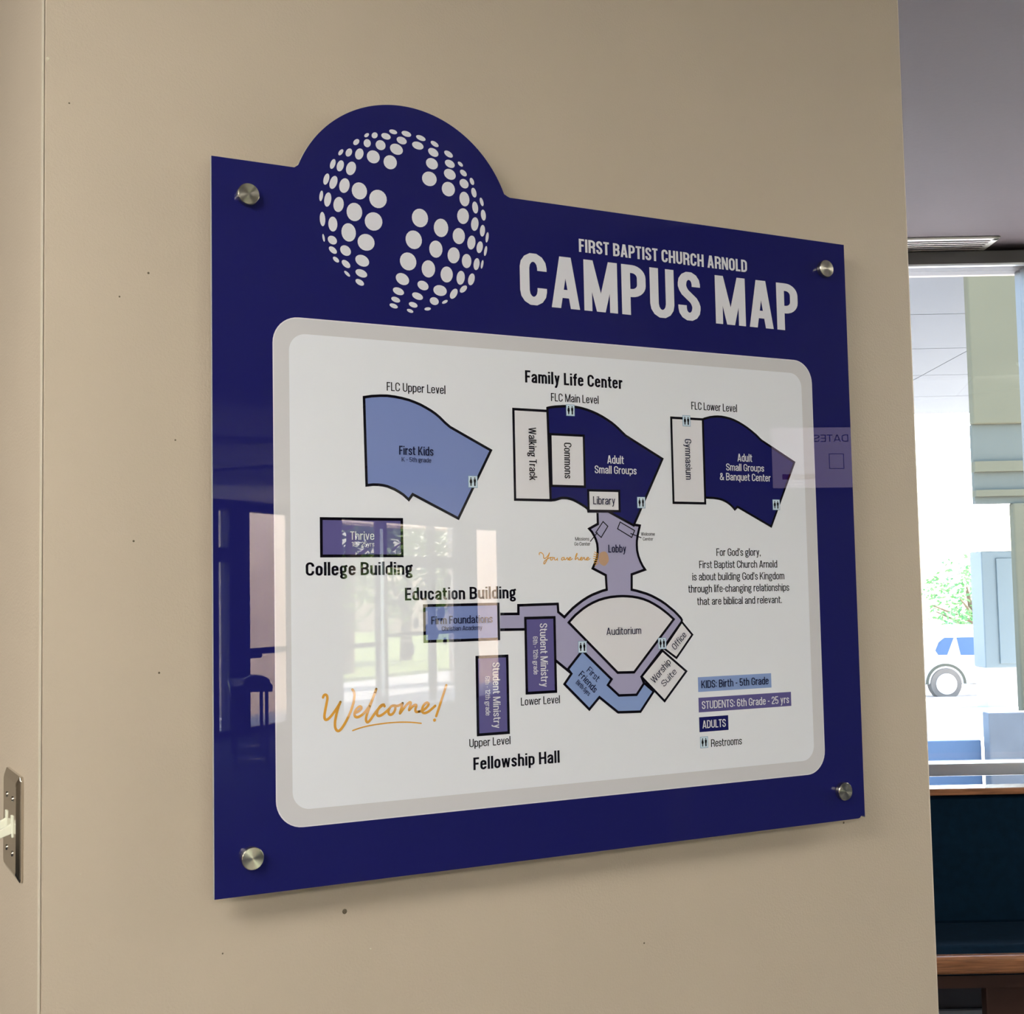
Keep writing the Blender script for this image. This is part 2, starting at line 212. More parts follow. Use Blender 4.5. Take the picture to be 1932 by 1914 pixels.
TXT=[('FIRST BAPTIST CHURCH ARNOLD', [471.3, 57.5], 267.1, 0.3, 16.9, 's', 'print_white'), ('CAMPUS MAP', [385.1, 132.3], 440.0, 0.3, 65.7, 'b', 'print_white'), ('Family Life Center', [389.5, 229.7], 142.1, 0.3, 15.3, 's', 'black'), ('FLC Main Level', [425.7, 250.9], 69.4, 0.2, 10.2, 'l', 'black'), ('FLC Upper Level', [205.4, 250.3], 75.3, 0.1, 10.2, 'l', 'black'), ('First Kids', [219.7, 324.8], 43.8, 0.8, 10.5, 'r', 'navy'), ('K - 5th grade', [222.9, 332.8], 37.6, -0.3, 5.4, 'l', 'navy'), ('Walking Track', [392.5, 285.2], 65.4, -89.6, 10.6, 'l', 'black'), ('Commons', [442.5, 302.3], 44.7, -89.7, 10.7, 'l', 'black'), ('Adult', [505.6, 326.5], 24.8, -0.0, 10.4, 'r', 'print_white'), ('Small Groups', [486.6, 339.4], 62.8, 0.1, 9.9, 'r', 'print_white'), ('Library', [483.2, 378.7], 32.6, -0.5, 10.1, 'l', 'navyd'), ('Welcome', [554.2, 417.8], 21.1, -1.6, 4.3, 'l', 'black'), ('Center', [556.8, 424.1], 15.9, -1.4, 4.2, 'l', 'black'), ('Missions', [456.0, 424.4], 20.4, -1.4, 4.4, 'l', 'black'), ('Go Center', [454.6, 430.6], 23.1, -1.0, 4.4, 'l', 'black'), ('Lobby', [503.9, 439.3], 26.6, -0.6, 9.8, 'r', 'navy'), ('Auditorium', [498.2, 542.9], 52.0, -1.0, 9.2, 'l', 'navyd'), ('Office', [601.8, 565.6], 26.3, 44.4, 8.7, 'l', 'navyd'), ('Worship', [568.3, 606.9], 37.1, 43.5, 9.2, 'l', 'navyd'), ('Suite', [583.2, 611.8], 27.1, 40.8, 8.3, 'l', 'navyd'), ('First', [467.2, 586.6], 20.7, -43.4, 8.3, 'l', 'navy'), ('Friends', [455.6, 591.3], 32.0, -45.8, 8.7, 'r', 'navy'), ('Birth-5yrs', [451.5, 600.4], 24.8, -43.7, 6.1, 'l', 'navy'), ('Student Ministry', [402.6, 525.8], 77.1, -90.5, 10.3, 'r', 'print_white'), ('6th - 12th grade', [392.7, 541.5], 45.8, -89.7, 6.6, 'l', 'print_white'), ('Student Ministry', [336.7, 570.8], 77.8, -90.4, 9.9, 'r', 'print_white'), ('6th - 12th grade', [326.5, 586.6], 46.2, -89.8, 6.5, 'l', 'print_white'), ('Lower Level', [374.7, 623.8], 54.2, -0.6, 9.5, 'l', 'black'), ('Upper Level', [304.5, 668.7], 54.8, -1.0, 9.6, 'l', 'black'), ('Fellowship Hall', [309.3, 695.7], 117.5, -0.2, 14.7, 's', 'black'), ('Education Building', [224.7, 494.5], 146.1, -0.2, 14.6, 's', 'black'), ('Firm Foundations', [257.5, 523.0], 80.5, -0.1, 9.2, 'r', 'navy'), ('Christian Academy', [270.9, 531.1], 53.1, -0.4, 5.4, 'l', 'navy'), ('College Building', [104.6, 464.7], 130.3, 0.0, 15.0, 's', 'black'), ('FLC Lower Level', [638.8, 250.8], 74.9, 0.4, 10.3, 'l', 'black'), ('Gymnasium', [626.3, 290.4], 53.6, -90.3, 10.4, 'l', 'navyd'), ('Adult', [711.6, 317.4], 24.6, 0.5, 10.4, 'r', 'print_white'), ('Small Groups', [692.3, 330.2], 63.7, 0.5, 9.5, 'r', 'print_white'), ('& Banquet Center', [681.5, 343.3], 85.3, 0.1, 9.9, 'r', 'print_white'), ("For God's glory,", [672.5, 444.1], 73.3, 0.3, 10.0, 'l', 'black'), ('First Baptist Church Arnold', [644.1, 460.1], 129.4, -0.1, 9.7, 'l', 'black'), ("is about building God's Kingdom", [632.5, 476.1], 152.6, -0.2, 9.9, 'l', 'black'), ('through life-changing relationships', [625.6, 491.8], 167.4, -0.4, 9.8, 'l', 'black'), ('that are biblical and relevant.', [639.2, 508.2], 140.3, -0.4, 9.8, 'l', 'black'), ('KIDS: Birth - 5th Grade', [641.5, 616.2], 110.4, -0.4, 10.0, 'r', 'navyd'), ('STUDENTS: 6th Grade - 25 yrs', [641.4, 643.0], 144.4, -0.4, 10.1, 'r', 'print_white'), ('ADULTS', [641.4, 668.0], 37.5, -0.6, 10.2, 'r', 'print_white'), ('Restrooms', [654.7, 692.8], 50.0, -1.0, 9.9, 'l', 'black'), ('Thrive', [157.8, 424.3], 29.4, 0.8, 9.5, 'l', 'print_white'), ('18 - 25yrs', [159.5, 432.0], 27.6, 1.0, 5.4, 'l', 'print_white')]
SCRIPT={'welcome': [[(123.6, 600.7), (124.4, 598.5), (126.5, 597.6), (128.3, 599.0), (128.8, 602.4), (127.6, 607.8), (125.8, 615.9), (124.8, 621.8), (125.4, 625.2), (127.4, 626.0), (130.9, 624.1), (136.3, 618.1), (142.2, 610.2), (144.0, 607.0)], [(144.0, 607.0), (141.0, 613.5), (138.6, 622.1), (137.1, 629.7), (137.6, 636.3), (140.7, 639.6), (144.2, 637.8), (149.6, 630.5), (155.1, 620.9), (159.1, 611.2), (161.0, 602.4), (160.7, 596.8), (158.7, 593.7)], [(161.0, 620.3), (165.2, 619.0), (169.1, 616.1), (169.4, 613.9), (167.1, 613.0), (163.8, 615.0), (161.0, 619.0), (160.6, 623.2), (163.1, 625.4), (167.5, 624.4), (173.6, 620.0), (179.7, 612.3), (184.6, 602.5), (187.5, 594.6)], [(187.5, 594.6), (183.4, 604.7), (178.2, 616.7), (174.7, 625.4), (174.4, 629.8), (176.4, 632.1), (180.0, 629.0), (185.6, 621.5), (191.7, 615.2), (196.6, 612.7)], [(197.5, 614.6), (196.0, 612.4), (192.7, 613.6), (189.2, 617.8), (187.7, 622.2), (188.9, 625.3), (192.8, 625.1), (198.9, 621.4), (203.9, 617.2)], [(209.4, 614.5), (205.7, 614.8), (202.6, 618.6), (201.9, 622.7), (204.1, 625.1), (207.7, 623.9), (210.6, 619.6), (211.0, 615.7), (209.4, 614.3), (212.5, 615.4), (216.8, 614.3), (219.9, 612.5)], [(219.9, 612.5), (218.8, 616.7), (215.4, 625.5), (220.4, 619.0), (226.1, 613.2), (229.6, 611.4), (230.3, 613.4), (226.9, 622.2), (231.6, 616.9), (236.0, 614.8), (237.5, 616.0), (235.4, 621.0), (236.5, 623.6), (240.2, 623.1)], [(240.2, 623.1), (245.2, 622.3), (250.3, 619.0), (253.3, 615.2), (251.0, 613.0), (247.2, 614.7), (244.4, 619.3), (244.0, 623.2), (246.4, 625.6), (251.5, 624.5), (257.2, 620.6), (261.0, 617.7)], [(275.7, 594.6), (270.1, 609.3), (262.1, 629.6)]], 'line': [[(158.4, 639.6), (166.2, 637.5), (174.5, 635.9), (183.6, 634.8), (192.7, 634.2), (201.8, 633.7), (211.0, 633.7), (218.3, 633.9), (225.7, 634.4), (234.4, 635.3), (242.9, 636.8)]], 'dot': [(259.9, 634.1)], 'here': [[(404.3, 441.9), (404.0, 439.9), (406.4, 438.9), (409.4, 440.6), (410.5, 443.3), (410.1, 446.0), (412.4, 446.7), (416.4, 443.3), (418.8, 439.6)], [(418.8, 439.6), (416.4, 445.4), (413.4, 450.8), (411.5, 453.5), (409.9, 452.8), (411.3, 449.4), (416.3, 446.7), (420.3, 445.1)], [(422.3, 445.1), (420.3, 445.6), (419.4, 447.8), (421.3, 448.8), (423.4, 447.4), (423.6, 445.4), (422.3, 445.1), (425.0, 445.7), (426.1, 445.4), (425.2, 447.8), (427.3, 448.7), (429.7, 446.8)], [(429.7, 446.1), (429.2, 448.1), (430.1, 448.8)], [(439.7, 445.4), (437.2, 445.2), (435.2, 447.1), (436.0, 448.8), (438.4, 448.2), (440.0, 445.7), (439.6, 448.5), (442.3, 447.5), (443.7, 445.2), (444.4, 446.1), (444.7, 448.5)], [(445.0, 447.9), (448.7, 446.6), (449.3, 445.2), (447.2, 445.2), (445.5, 447.1), (446.3, 448.9), (449.5, 448.2), (451.1, 446.9)], [(455.1, 446.9), (458.0, 442.7), (458.5, 439.7), (456.9, 441.4), (455.6, 445.5), (455.1, 448.9), (457.9, 445.8), (459.5, 445.5), (459.6, 448.5), (462.0, 448.3)], [(462.3, 447.7), (465.3, 446.6), (465.6, 445.2), (463.7, 445.2), (462.3, 447.2), (463.1, 449.0), (465.9, 448.3), (468.0, 445.5)], [(468.0, 445.3), (469.1, 446.2), (469.1, 448.6), (470.7, 448.3)], [(471.2, 447.8), (474.5, 446.7), (475.0, 445.3), (472.9, 445.3), (471.2, 447.2), (472.3, 449.0), (474.9, 448.3), (476.9, 446.9)]]}
SPECKS = [(-0.168, 2.054, 0.0022, 0), (0.158, 1.117, 0.003, 1), (0.902, 1.145, 0.0016, 1), (-0.062, 1.832, 0.0013, 1), (-0.146, 2.009, 0.001, 1), (-0.078, 1.538, 0.0012, 1), (0.563, 1.026, 0.0012, 1), (-0.133, 1.192, 0.001, 0), (-0.093, 1.803, 0.001, 1), (-0.033, 1.649, 0.001, 1), (-0.051, 1.396, 0.0012, 1), (0.189, 1.071, 0.0012, 0), (0.017, 1.09, 0.001, 1)]
# ------------------------------------------------------------------ condensed sans lettering (drawn here, stroke by stroke)
XH = 0.745
def arc(cx, cy, rx, ry, a0, a1, n=7):
    return [(cx + rx * math.cos(math.radians(a0 + (a1 - a0) * i / n)), cy + ry * math.sin(math.radians(a0 + (a1 - a0) * i / n))) for i in range(n + 1)]
def stroke(pts, wx, wy, closed=False):
    """polyline -> strip of quads; pen is an ellipse wx by wy"""
    q = [pts[0]]
    for p in pts[1:]:
        if abs(p[0] - q[-1][0]) + abs(p[1] - q[-1][1]) > 1e-5: q.append(p)
    if closed and abs(q[0][0] - q[-1][0]) + abs(q[0][1] - q[-1][1]) < 1e-5: q.pop()
    u = [(p[0] / wx, p[1] / wy) for p in q]; n = len(u); L = []; Rr = []
    for i in range(n):
        def nrm(a, b):
            dx, dy = b[0] - a[0], b[1] - a[1]; l = math.hypot(dx, dy) or 1; return (-dy / l, dx / l)
        ns = []
        if closed or i > 0: ns.append(nrm(u[i - 1], u[i]))
        if closed or i < n - 1: ns.append(nrm(u[i], u[(i + 1) % n]))
        if len(ns) == 1: nx, ny = ns[0]
        else:
            sx, sy = ns[0][0] + ns[1][0], ns[0][1] + ns[1][1]; l2 = sx * sx + sy * sy
            k = 2 / max(l2, 0.5); nx, ny = sx * k, sy * k
        L.append(((u[i][0] + nx / 2) * wx, (u[i][1] + ny / 2) * wy)); Rr.append(((u[i][0] - nx / 2) * wx, (u[i][1] - ny / 2) * wy))
    out = []
    for i in range(n if closed else n - 1):
        j = (i + 1) % n; out.append([Rr[i], Rr[j], L[j], L[i]])
    return out
def glyph(ch, sx, sy):
    """returns (polygons, advance width) in units of the capital height"""
    P = []
    def st(pts, closed=False, a=None, b=None): P.extend(stroke(pts, a or sx, b or sy, closed))
    def bar(x0, y0, x1, y1): P.append([(x0, y0), (x1, y0), (x1, y1), (x0, y1)])
    def dg(x0, y0, x1, y1, ww=None):
        h = (ww or sx) * 0.5; P.append([(x0 - h, y0), (x0 + h, y0), (x1 + h, y1), (x1 - h, y1)])
    W = {'C': .50, 'G': .51, 'O': .50, 'D': .50, 'B': .50, 'P': .49, 'R': .51, 'S': .47, 'U': .50, 'H': .52, 'N': .53, 'M': .66, 'A': .54, 'T': .43, 'L': .39, 'F': .39, 'E': .41, 'I': sx, 'K': .52, 'W': .76, 'V': .52,
         'a': .42, 'b': .43, 'c': .41, 'd': .43, 'e': .42, 'f': .29, 'g': .45, 'h': .43, 'i': sx, 'j': sx, 'k': .43, 'l': sx, 'm': .66, 'n': .43, 'o': .42, 'p': .43, 'q': .43, 'r': .29, 's': .38, 't': .29, 'u': .43, 'v': .40, 'w': .60, 'y': .41,
         '1': .27, '2': .43, '5': .44, '6': .45, '8': .46, '&': .56, '-': .24, '.': sx, ',': sx, ':': sx, "'": sx, ' ': .19}
    w = W.get(ch, .45)
    hx, hy = sx / 2, sy / 2; l, r = hx, w - hx; md = w / 2; b, t = hy, 1 - hy; X = XH; xt = X - hy
    rx = (r - l) / 2; ry = min(0.20, .34)
    def ring(x0, y0, x1, y1, ryy=None, rxx=None):
        a = rxx or (x1 - x0) / 2; c = ryy or min(ry, (y1 - y0) / 2)
        return arc(x1 - a, y1 - c, a, c, 0, 90) + arc(x0 + a, y1 - c, a, c, 90, 180) + arc(x0 + a, y0 + c, a, c, 180, 270) + arc(x1 - a, y0 + c, a, c, 270, 360)
    rl = min(.17, .3)
    if ch in 'CG':
        top = [(r, .67)] + arc(md, t - ry, rx, ry, 0, 180); bot = arc(md, b + ry, rx, ry, 180, 360)
        if ch == 'C': st(top + bot + [(r, .34)])
        else: st(top + bot + [(r, .50)]); bar(md, .50 - sy, w, .50)
    elif ch == 'O': st(ring(l, b, r, t), True)
    elif ch == 'D':
        a = (r - l) * .62; st([(l, b)] + arc(r - a, b + ry, a, ry, 270, 360) + arc(r - a, t - ry, a, ry, 0, 90) + [(l, t)]); bar(0, 0, sx, 1)
    elif ch in 'PR':
        a = (r - l) * .62; mm = .44 if ch == 'P' else .47; c = min(.17, (t - mm) / 2)
        st([(l, mm)] + arc(r - a, mm + c, a, c, 270, 360) + arc(r - a, t - c, a, c, 0, 90) + [(l, t)]); bar(0, 0, sx, 1)
        if ch == 'R': a = (r - l) * .55; st([(md, mm)] + arc(r - a - .01, mm - .13, a, .13, 90, 0) + [(r - .01, .12), (r + .015, 0)])
    elif ch == 'B':
        a = (r - l) * .62; mm = .52; c = min(.15, (t - mm) / 2); bar(0, 0, sx, 1)
        st([(l, mm)] + arc(r - a - .01, mm + c, a, c, 270, 360) + arc(r - a - .01, t - c, a, c, 0, 90) + [(l, t)])
        st([(l, b)] + arc(r - a, b + c + .01, a, c + .01, 270, 360) + arc(r - a, mm - c, a, c, 0, 90) + [(l, mm)])
    elif ch == 'S':
        q = .17; st([(r, .70)] + arc(md, t - q, rx, q, 0, 180) + [(l, .70), (l + .02, .64), (l + .06, .575), (r - .06, .425), (r - .02, .36), (r, .30)] + arc(md, b + q, rx, q, 0, -180) + [(l, .31)])
    elif ch == 'U': st([(l, 1)] + arc(md, b + ry, rx, ry, 180, 360) + [(r, 1)])
    elif ch == 'H': bar(0, 0, sx, 1); bar(w - sx, 0, w, 1); bar(sx, .5 - hy, w - sx, .5 + hy)
    elif ch == 'N': bar(0, 0, sx * .92, 1); bar(w - sx * .92, 0, w, 1); dg(sx * .5, 1, w - sx * .5, 0)
    elif ch == 'M': s8 = sx * .88; bar(0, 0, s8, 1); bar(w - s8, 0, w, 1); dg(s8 * .6, 1, md, 0, s8 * 1.1); dg(w - s8 * .6, 1, md, 0, s8 * 1.1)
    elif ch == 'A': dg(hx, 0, md - sx * .12, 1); dg(w - hx, 0, md + sx * .12, 1); bar(sx * .9, .20, w - sx * .9, .20 + sy)
    elif ch == 'V': dg(hx, 1, md, 0); dg(w - hx, 1, md, 0)
    elif ch == 'W':
        s8 = sx * .88; dg(s8 / 2, 1, w * .27, 0, s8); dg(md, 1, w * .27, 0, s8); dg(md, 1, w * .73, 0, s8); dg(w - s8 / 2, 1, w * .73, 0, s8)
    elif ch == 'K': bar(0, 0, sx, 1); dg(sx * .9, .38, w - hx * 1.2, 1); dg(md - .02, .52, w - hx, 0)
    elif ch == 'T': bar(md - hx, 0, md + hx, 1); bar(0, 1 - sy, w, 1)
    elif ch == 'L': bar(0, 0, sx, 1); bar(sx, 0, w, sy)
    elif ch == 'F': bar(0, 0, sx, 1); bar(sx, 1 - sy, w, 1); bar(sx, .5 - hy, w * .9, .5 + hy)
    elif ch == 'E': bar(0, 0, sx, 1); bar(sx, 1 - sy, w, 1); bar(sx, .5 - hy, w * .9, .5 + hy); bar(sx, 0, w, sy)
    elif ch == 'I': bar(0, 0, sx, 1)
    elif ch == 'l': bar(0, 0, sx, 1.02)
    elif ch == 'i': bar(0, 0, sx, X); bar(0, .86, sx, .99)
    elif ch == 'o': st(ring(l, b, r, xt, .16), True)
    elif ch == 'c': st([(r, X - .27)] + arc(md, xt - .15, rx, .15, 0, 180) + arc(md, b + .15, rx, .15, 180, 360) + [(r, .27)])
    elif ch == 'e': st([(r, .23)] + arc(md, b + .15, rx, .15, 360, 180) + arc(md, xt - .15, rx, .15, 180, 0) + [(r, X * .47)]); bar(sx * .8, X * .47, w, X * .47 + sy * .85)
    elif ch == 'a':
        st([(l + .01, X - .23)] + arc(md, xt - .14, rx, .14, 180, 0) + [(r, 0)])
        st([(r, X * .60), (md + .02, X * .55), (l + .04, X * .44)] + arc(l + rx * .8, b + .10, rx * .8, .10, 180, 300) + [(r, .14)])
    elif ch in 'bdpq':
        y0, y1 = b, xt; st(ring(l, y0, r, y1, .15), True)
        bar(0 if ch in 'bp' else w - sx, 0 if ch in 'bd' else -.22, sx if ch in 'bp' else w, 1.02 if ch in 'bd' else X)
    elif ch == 'f': bar(.06, 0, .06 + sx, .86); st([(.06 + hx, .80)] + arc(.06 + hx + .11, 1.0 - hy - .10, .11, .12, 180, 90) + [(w, 1.02 - hy)]); bar(0, X - sy, w, X)
    elif ch == 't': bar(.05, .15, .05 + sx, .95); st([(.05 + hx, .2)] + arc(.05 + hx + .11, b + .11, .11, .11, 180, 270) + [(w, b)]); bar(0, X - sy, w, X)
    elif ch == 'g':
        q = w - .05; st(ring(l, .26, q - hx, xt, .13), True); st([(q - hx - .04, X - .08), (w, X - .02)], False, sx, sy)
        st([(l + .03, .30), (l, .20), (l + .04, .11), (r - .08, .05), (r - .02, -.02)] + arc(md, -.10, rx - .01, .10, 20, -180) + [(l + .01, -.06), (l + .05, .06)], False, sx, sy * .9)
    elif ch == 'h': bar(0, 0, sx, 1.02); st([(l, xt - .12)] + arc(md, xt - .14, rx, .14, 160, 0) + [(r, 0)])
    elif ch == 'n': bar(0, 0, sx, X); st([(l, xt - .12)] + arc(md, xt - .14, rx, .14, 160, 0) + [(r, 0)])
    elif ch == 'm':
        bar(0, 0, sx, X); m2 = w / 2; ra = (m2 - l) / 2
        st([(l, xt - .12)] + arc(l + ra, xt - .13, ra, .13, 160, 0) + [(m2, 0)]); st([(m2, xt - .12)] + arc(m2 + ra, xt - .13, ra, .13, 160, 0) + [(r, 0)])
    elif ch == 'r': bar(0, 0, sx, X); st([(l, xt - .18), (l + .05, xt - .05), (w, xt)], False, sx, sy * 1.2)
    elif ch == 'u': bar(w - sx, 0, w, X); st([(l, X)] + arc(md, b + .14, rx, .14, 180, 340) + [(r, b + .12)])
    elif ch == 's':
        q = .12; st([(r, X - .23)] + arc(md, xt - q, rx, q, 0, 180) + [(l + .01, X - .24), (l + .04, X * .58), (r - .04, X * .42), (r - .01, .24)] + arc(md, b + q, rx, q, 0, -180) + [(l, .22)])
    elif ch == 'k': bar(0, 0, sx, 1.02); dg(sx * .9, .26, w - hx * 1.2, X); dg(md - .02, .40, w - hx, 0)
    elif ch == 'v': dg(hx, X, md, 0, sx * .95); dg(w - hx, X, md, 0, sx * .95)
    elif ch == 'w': s8 = sx * .85; dg(s8 / 2, X, w * .27, 0, s8); dg(md, X, w * .27, 0, s8); dg(md, X, w * .73, 0, s8); dg(w - s8 / 2, X, w * .73, 0, s8)
    elif ch == 'y': dg(hx, X, md + .01, .02, sx * .95); dg(w - hx, X, md - .05, -.14, sx * .95); st([(md - .045, -.12), (md - .09, -.20), (.03, -.20)], False, sx, sy)
    elif ch == '1': bar(w - sx, 0, w, 1); st([(0, .80), (w - sx, .93)], False, sx, sy)
    elif ch == '2': st([(l, .68)] + arc(md, t - .18, rx, .18, 180, 0) + [(r, .64), (r - .04, .52), (l + .05, .24), (l, .10), (l, b), (w, b)])
    elif ch == '5': st([(w - .03, t), (l + .01, t), (l, .50)] + arc(md, .60 - hy - .14, rx, .14, 150, 0) + arc(md, b + .15, rx, .15, 0, -180) + [(l, .24)])
    elif ch == '6': st([(r, .74)] + arc(md, t - .17, rx, .17, 0, 180) + arc(md, b + .16, rx, .16, 180, 360) + arc(md, .58 - hy - .13, rx, .13, 0, 170))
    elif ch == '8': st(ring(l + .01, .51, r - .01, t, .15), True); st(ring(l, b, r, .51, .15), True)
    elif ch == '&':
        st([(w - .02, .02), (l + .10, .62), (l + .06, .74)] + arc(md - .05, .86 - hy, .12, .11, 180, -20) + [(md + .04, .62), (l + .03, .42), (l, .30)] + arc(md - .04, b + .15, rx - .02, .15, 180, 300) + [(r, .30), (r + .02, .45)], False, sx * .9, sy)
    elif ch == '-': bar(0, .36, w, .36 + sy)
    elif ch == '.': bar(0, 0, sx, .14)
    elif ch == ',': P.append([(0, 0), (sx * .5, -.14), (sx, 0), (sx, .14), (0, .14)])
    elif ch == ':': bar(0, .10, sx, .24); bar(0, .55, sx, .69)
    elif ch == "'": P.append([(sx * .15, .72), (sx * .85, .72), (sx, 1.0), (0, 1.0)])
    return P, w
WEIGHT = {'b': (.205, .16), 's': (.20, .155), 'r': (.145, .118), 'l': (.128, .104)}
def text_polys(s, width, cap, wt):
    sx, sy = WEIGHT[wt]; gap = .075 if wt != 'b' else .085
    def natural(a):
        x = 0
        for c in s: x += glyph(c, a, sy)[1] + gap * (1 if c != ' ' else .6)
        return x - gap
    k = 1.0
    for _ in range(3): k = (width / cap) / natural(sx / k)
    out = []; x = 0
    for c in s:
        ps, wd = glyph(c, sx / k, sy)
        for p in ps: out.append([((x + q[0]) * k * cap, q[1] * cap) for q in p])
        x += wd + gap * (1 if c != ' ' else .6)
    return out


# ------------------------------------------------------------------ the room
CH = 2.60
FILL_LAMPS = [(x, y, 'unseen fill light box added under the ceiling to brighten the room') for x, y in ((-1.5, -1.1), (-3.9, -1.1), (-0.9, -3.6), (-3.3, -3.6), (-3.3, -6.2), (-2.6, 1.2), (3.5, -1.0))]
FH = Vector((0.47217, 0.88151)); RH = Vector((0.88151, -0.47217))
def loc(r, d, z=0.0): return Vector((EYE.x + RH.x * r + FH.x * d, EYE.y + RH.y * r + FH.y * d, z))
WROT = math.atan2(RH.y, RH.x)          # the window wall's own frame: x along it, y away from the room
WO = loc(0, 4.4)                        # its origin
P0 = Vector((3.77, -13.13, 0)); FU = Vector((0.823, -0.568)); FU.normalize()
FROT = math.atan2(-FU.y, -FU.x)         # entrance wall frame: x runs back along it, y points outdoors
room = [(-6.9, 7.3), (14.0, -3.95), (14.0, -20.25), (-6.9, -5.72)]
def struct(name, mb, m, loc_=(0, 0, 0), rot=0.0, bevel=0.0, parent=None, **kw):
    o = mb.build(name, m, parent, bevel=bevel, **kw)
    if parent is None: o.location = loc_; o.rotation_euler = (0, 0, rot); o['kind'] = 'structure'
    return o
struct('floor', MB().prism([(-7, 7.4), (14.1, -3.9), (14.1, -20.3), (-7, -5.7)], 'z', -0.1, 0.0), M_floor)
ceil_o = struct('ceiling', MB().prism([(-7.2, 7.6), (14.4, -4.0), (14.4, -20.6), (-7.2, -5.8)], 'z', CH, CH + 0.25), M_ceil)
# tiled area of the ceiling and its dark breaks, seen mirrored in the sign
tm = bpy.data.meshes.new('ceiling_tile'); _b = MB().box(-0.59, 0.59, -0.59, 0.59, -0.012, 0.0)
tm.from_pydata(_b.v, [], _b.f)
tm.materials.append(M_ceiltile)
ta = math.radians(-17)
for i in range(-3, 6):
    for j in range(0, 4):
        x = i * 1.2; y = -1.35 - j * 1.2
        px_, py_ = x * math.cos(ta) - (y + 3) * math.sin(ta), -3 + x * math.sin(ta) + (y + 3) * math.cos(ta)
        px_ += 1.4
        t = link('ceiling_tile', tm, None, ceil_o); t.location = (px_, py_, CH - 0.001); t.rotation_euler = (0, 0, ta)
def ceil_patch(poly, name='ceiling_break'):
    MB().prism(poly, 'z', CH - 0.02, CH - 0.001).build(name, M_ceildark, ceil_o)
ceil_patch([(1.2, -4.85), (2.6, -5.1), (2.2, -5.95), (1.5, -5.75)])
ceil_patch([(1.7, -7.35), (2.36, -7.44), (2.5, -7.50), (1.9, -8.0)])
MB().prism([(-6.5, -5.98), (12.0, -5.98), (12.0, -18.0), (3.8, -12.9), (-6.5, -5.99)], 'z', CH - 0.0012, CH - 0.0002).build('lit_ceiling_band', M_ceil_lit, ceil_o)  # paler ceiling patch; the brighter light near the entrance is put into its colour
ceil_patch([(2.3, -9.75), (2.67, -9.6), (3.05, -9.15), (4.2, -8.9), (5.4, -10.4), (3.6, -10.9), (2.5, -10.75)])

# added fill light boxes, out of view behind and beside the camera
M_fill = bpy.data.materials.new('fill_diffuser'); M_fill.use_nodes = True
_p = M_fill.node_tree.nodes['Principled BSDF']; _p.inputs['Emission Color'].default_value = (1.0, 0.97, 0.86, 1); _p.inputs['Emission Strength'].default_value = 20.0
for k, (x, y, lb_) in enumerate(FILL_LAMPS):
    t = empty('fill_light', (x, y, CH), lb_, 'fill light', 'fill lights added out of view')
    MB().box(-0.58, 0.58, -0.28, 0.28, -0.16, -0.011).build('diffuser', M_fill, t)
    f = MB()
    for a in ((-0.61, 0.61, -0.31, -0.28), (-0.61, 0.61, 0.28, 0.31), (-0.61, -0.58, -0.28, 0.28), (0.58, 0.61, -0.28, 0.28)): f.box(*a, -0.010, -0.0005)
    f.build('frame', M_white_metal, t)
# sign wall: a free standing block; its left end turns an outside corner, its right end opens on the seating bay
wl = struct('wall_front', MB().box(-0.1735, 1.0705, 0.030, 1.10, 0, CH), M_wall, bevel=0.004)
struct('trim_1', MB().prism([(-0.1742, 0.0291), (-0.1721, 0.0291), (-0.1721, 0.0300), (-0.1735, 0.0300), (-0.1735, 0.0325), (-0.1742, 0.0325)], 'z', 0, CH), mat('corner_bead_lit', (0.66, 0.585, 0.49, 1), 0.4, spec=0.5))  # light caught along the corner is put into the bead's paler colour
# specks and scuffs of the wall, as small dents of dried paint
def speck(x, z, r, m_):
    MB().lathe([(r, 0.0), (r * .6, -0.0006)], (x, 0.030, z), 'y', 8).build('wall_speck', m_, wl)
M_scuff = mat('scuff', (0.16, 0.13, 0.09, 1), 0.9)
M_fleck = mat('paint_fleck', (0.65, 0.60, 0.48, 1), 0.5)
for x, z, r, m_ in SPECKS: speck(x, z, r, M_scuff if m_ else M_fleck)

# ---- light switch on the left face
sw = empty('light_switch', (-0.1735, 0.195, 1.2255), 'chrome light switch plate with two ivory toggles on the narrow left face of the wall', 'light switch')
b = MB(); Yh, Zh = 0.058, 0.0575
def ringpts(y, z, c=0.004): return [(y - c, z), (y, z - c), (y, -z + c), (y - c, -z), (-y + c, -z), (-y, -z + c), (-y, z - c), (-y + c, z)]
lay = [(0.0, Yh, Zh), (-0.0035, Yh, Zh), (-0.0072, Yh - 0.0075, Zh - 0.0075)]
V = []
for x, y, z in lay: V += [(x, p[0], p[1]) for p in ringpts(y, z)]
F = [[k * 8 + i, k * 8 + (i + 1) % 8, (k + 1) * 8 + (i + 1) % 8, (k + 1) * 8 + i] for k in range(2) for i in range(8)] + [list(range(8))[::-1], list(range(16, 24))]
b.add(V, F); b.build('plate', M_steel, sw, bevel=0.0008)
for y in (-0.023, 0.023):
    MB().box(-0.0085, -0.0060, y - 0.0052, y + 0.0052, -0.012, 0.012).build('toggle_collar', M_toggle, sw, bevel=0.0006)
    tg = MB(); tg.prism([(-0.006, 0.0045), (-0.006, -0.007), (-0.0245, -0.0135), (-0.0260, -0.0060)], 'z', -0.0034, 0.0034)
    t = tg.build('toggle', M_toggle, sw, bevel=0.0007)
    t.rotation_euler = (PI / 2, 0, 0); t.location = (0, y, 0)
    for z in (0.030, -0.030):
        MB().lathe([(0.0032, 0.0), (0.0030, -0.0012), (0.0018, -0.0016)], (-0.0070, y, z), 'x', 14).build('screw', M_steel, sw, smooth=True)

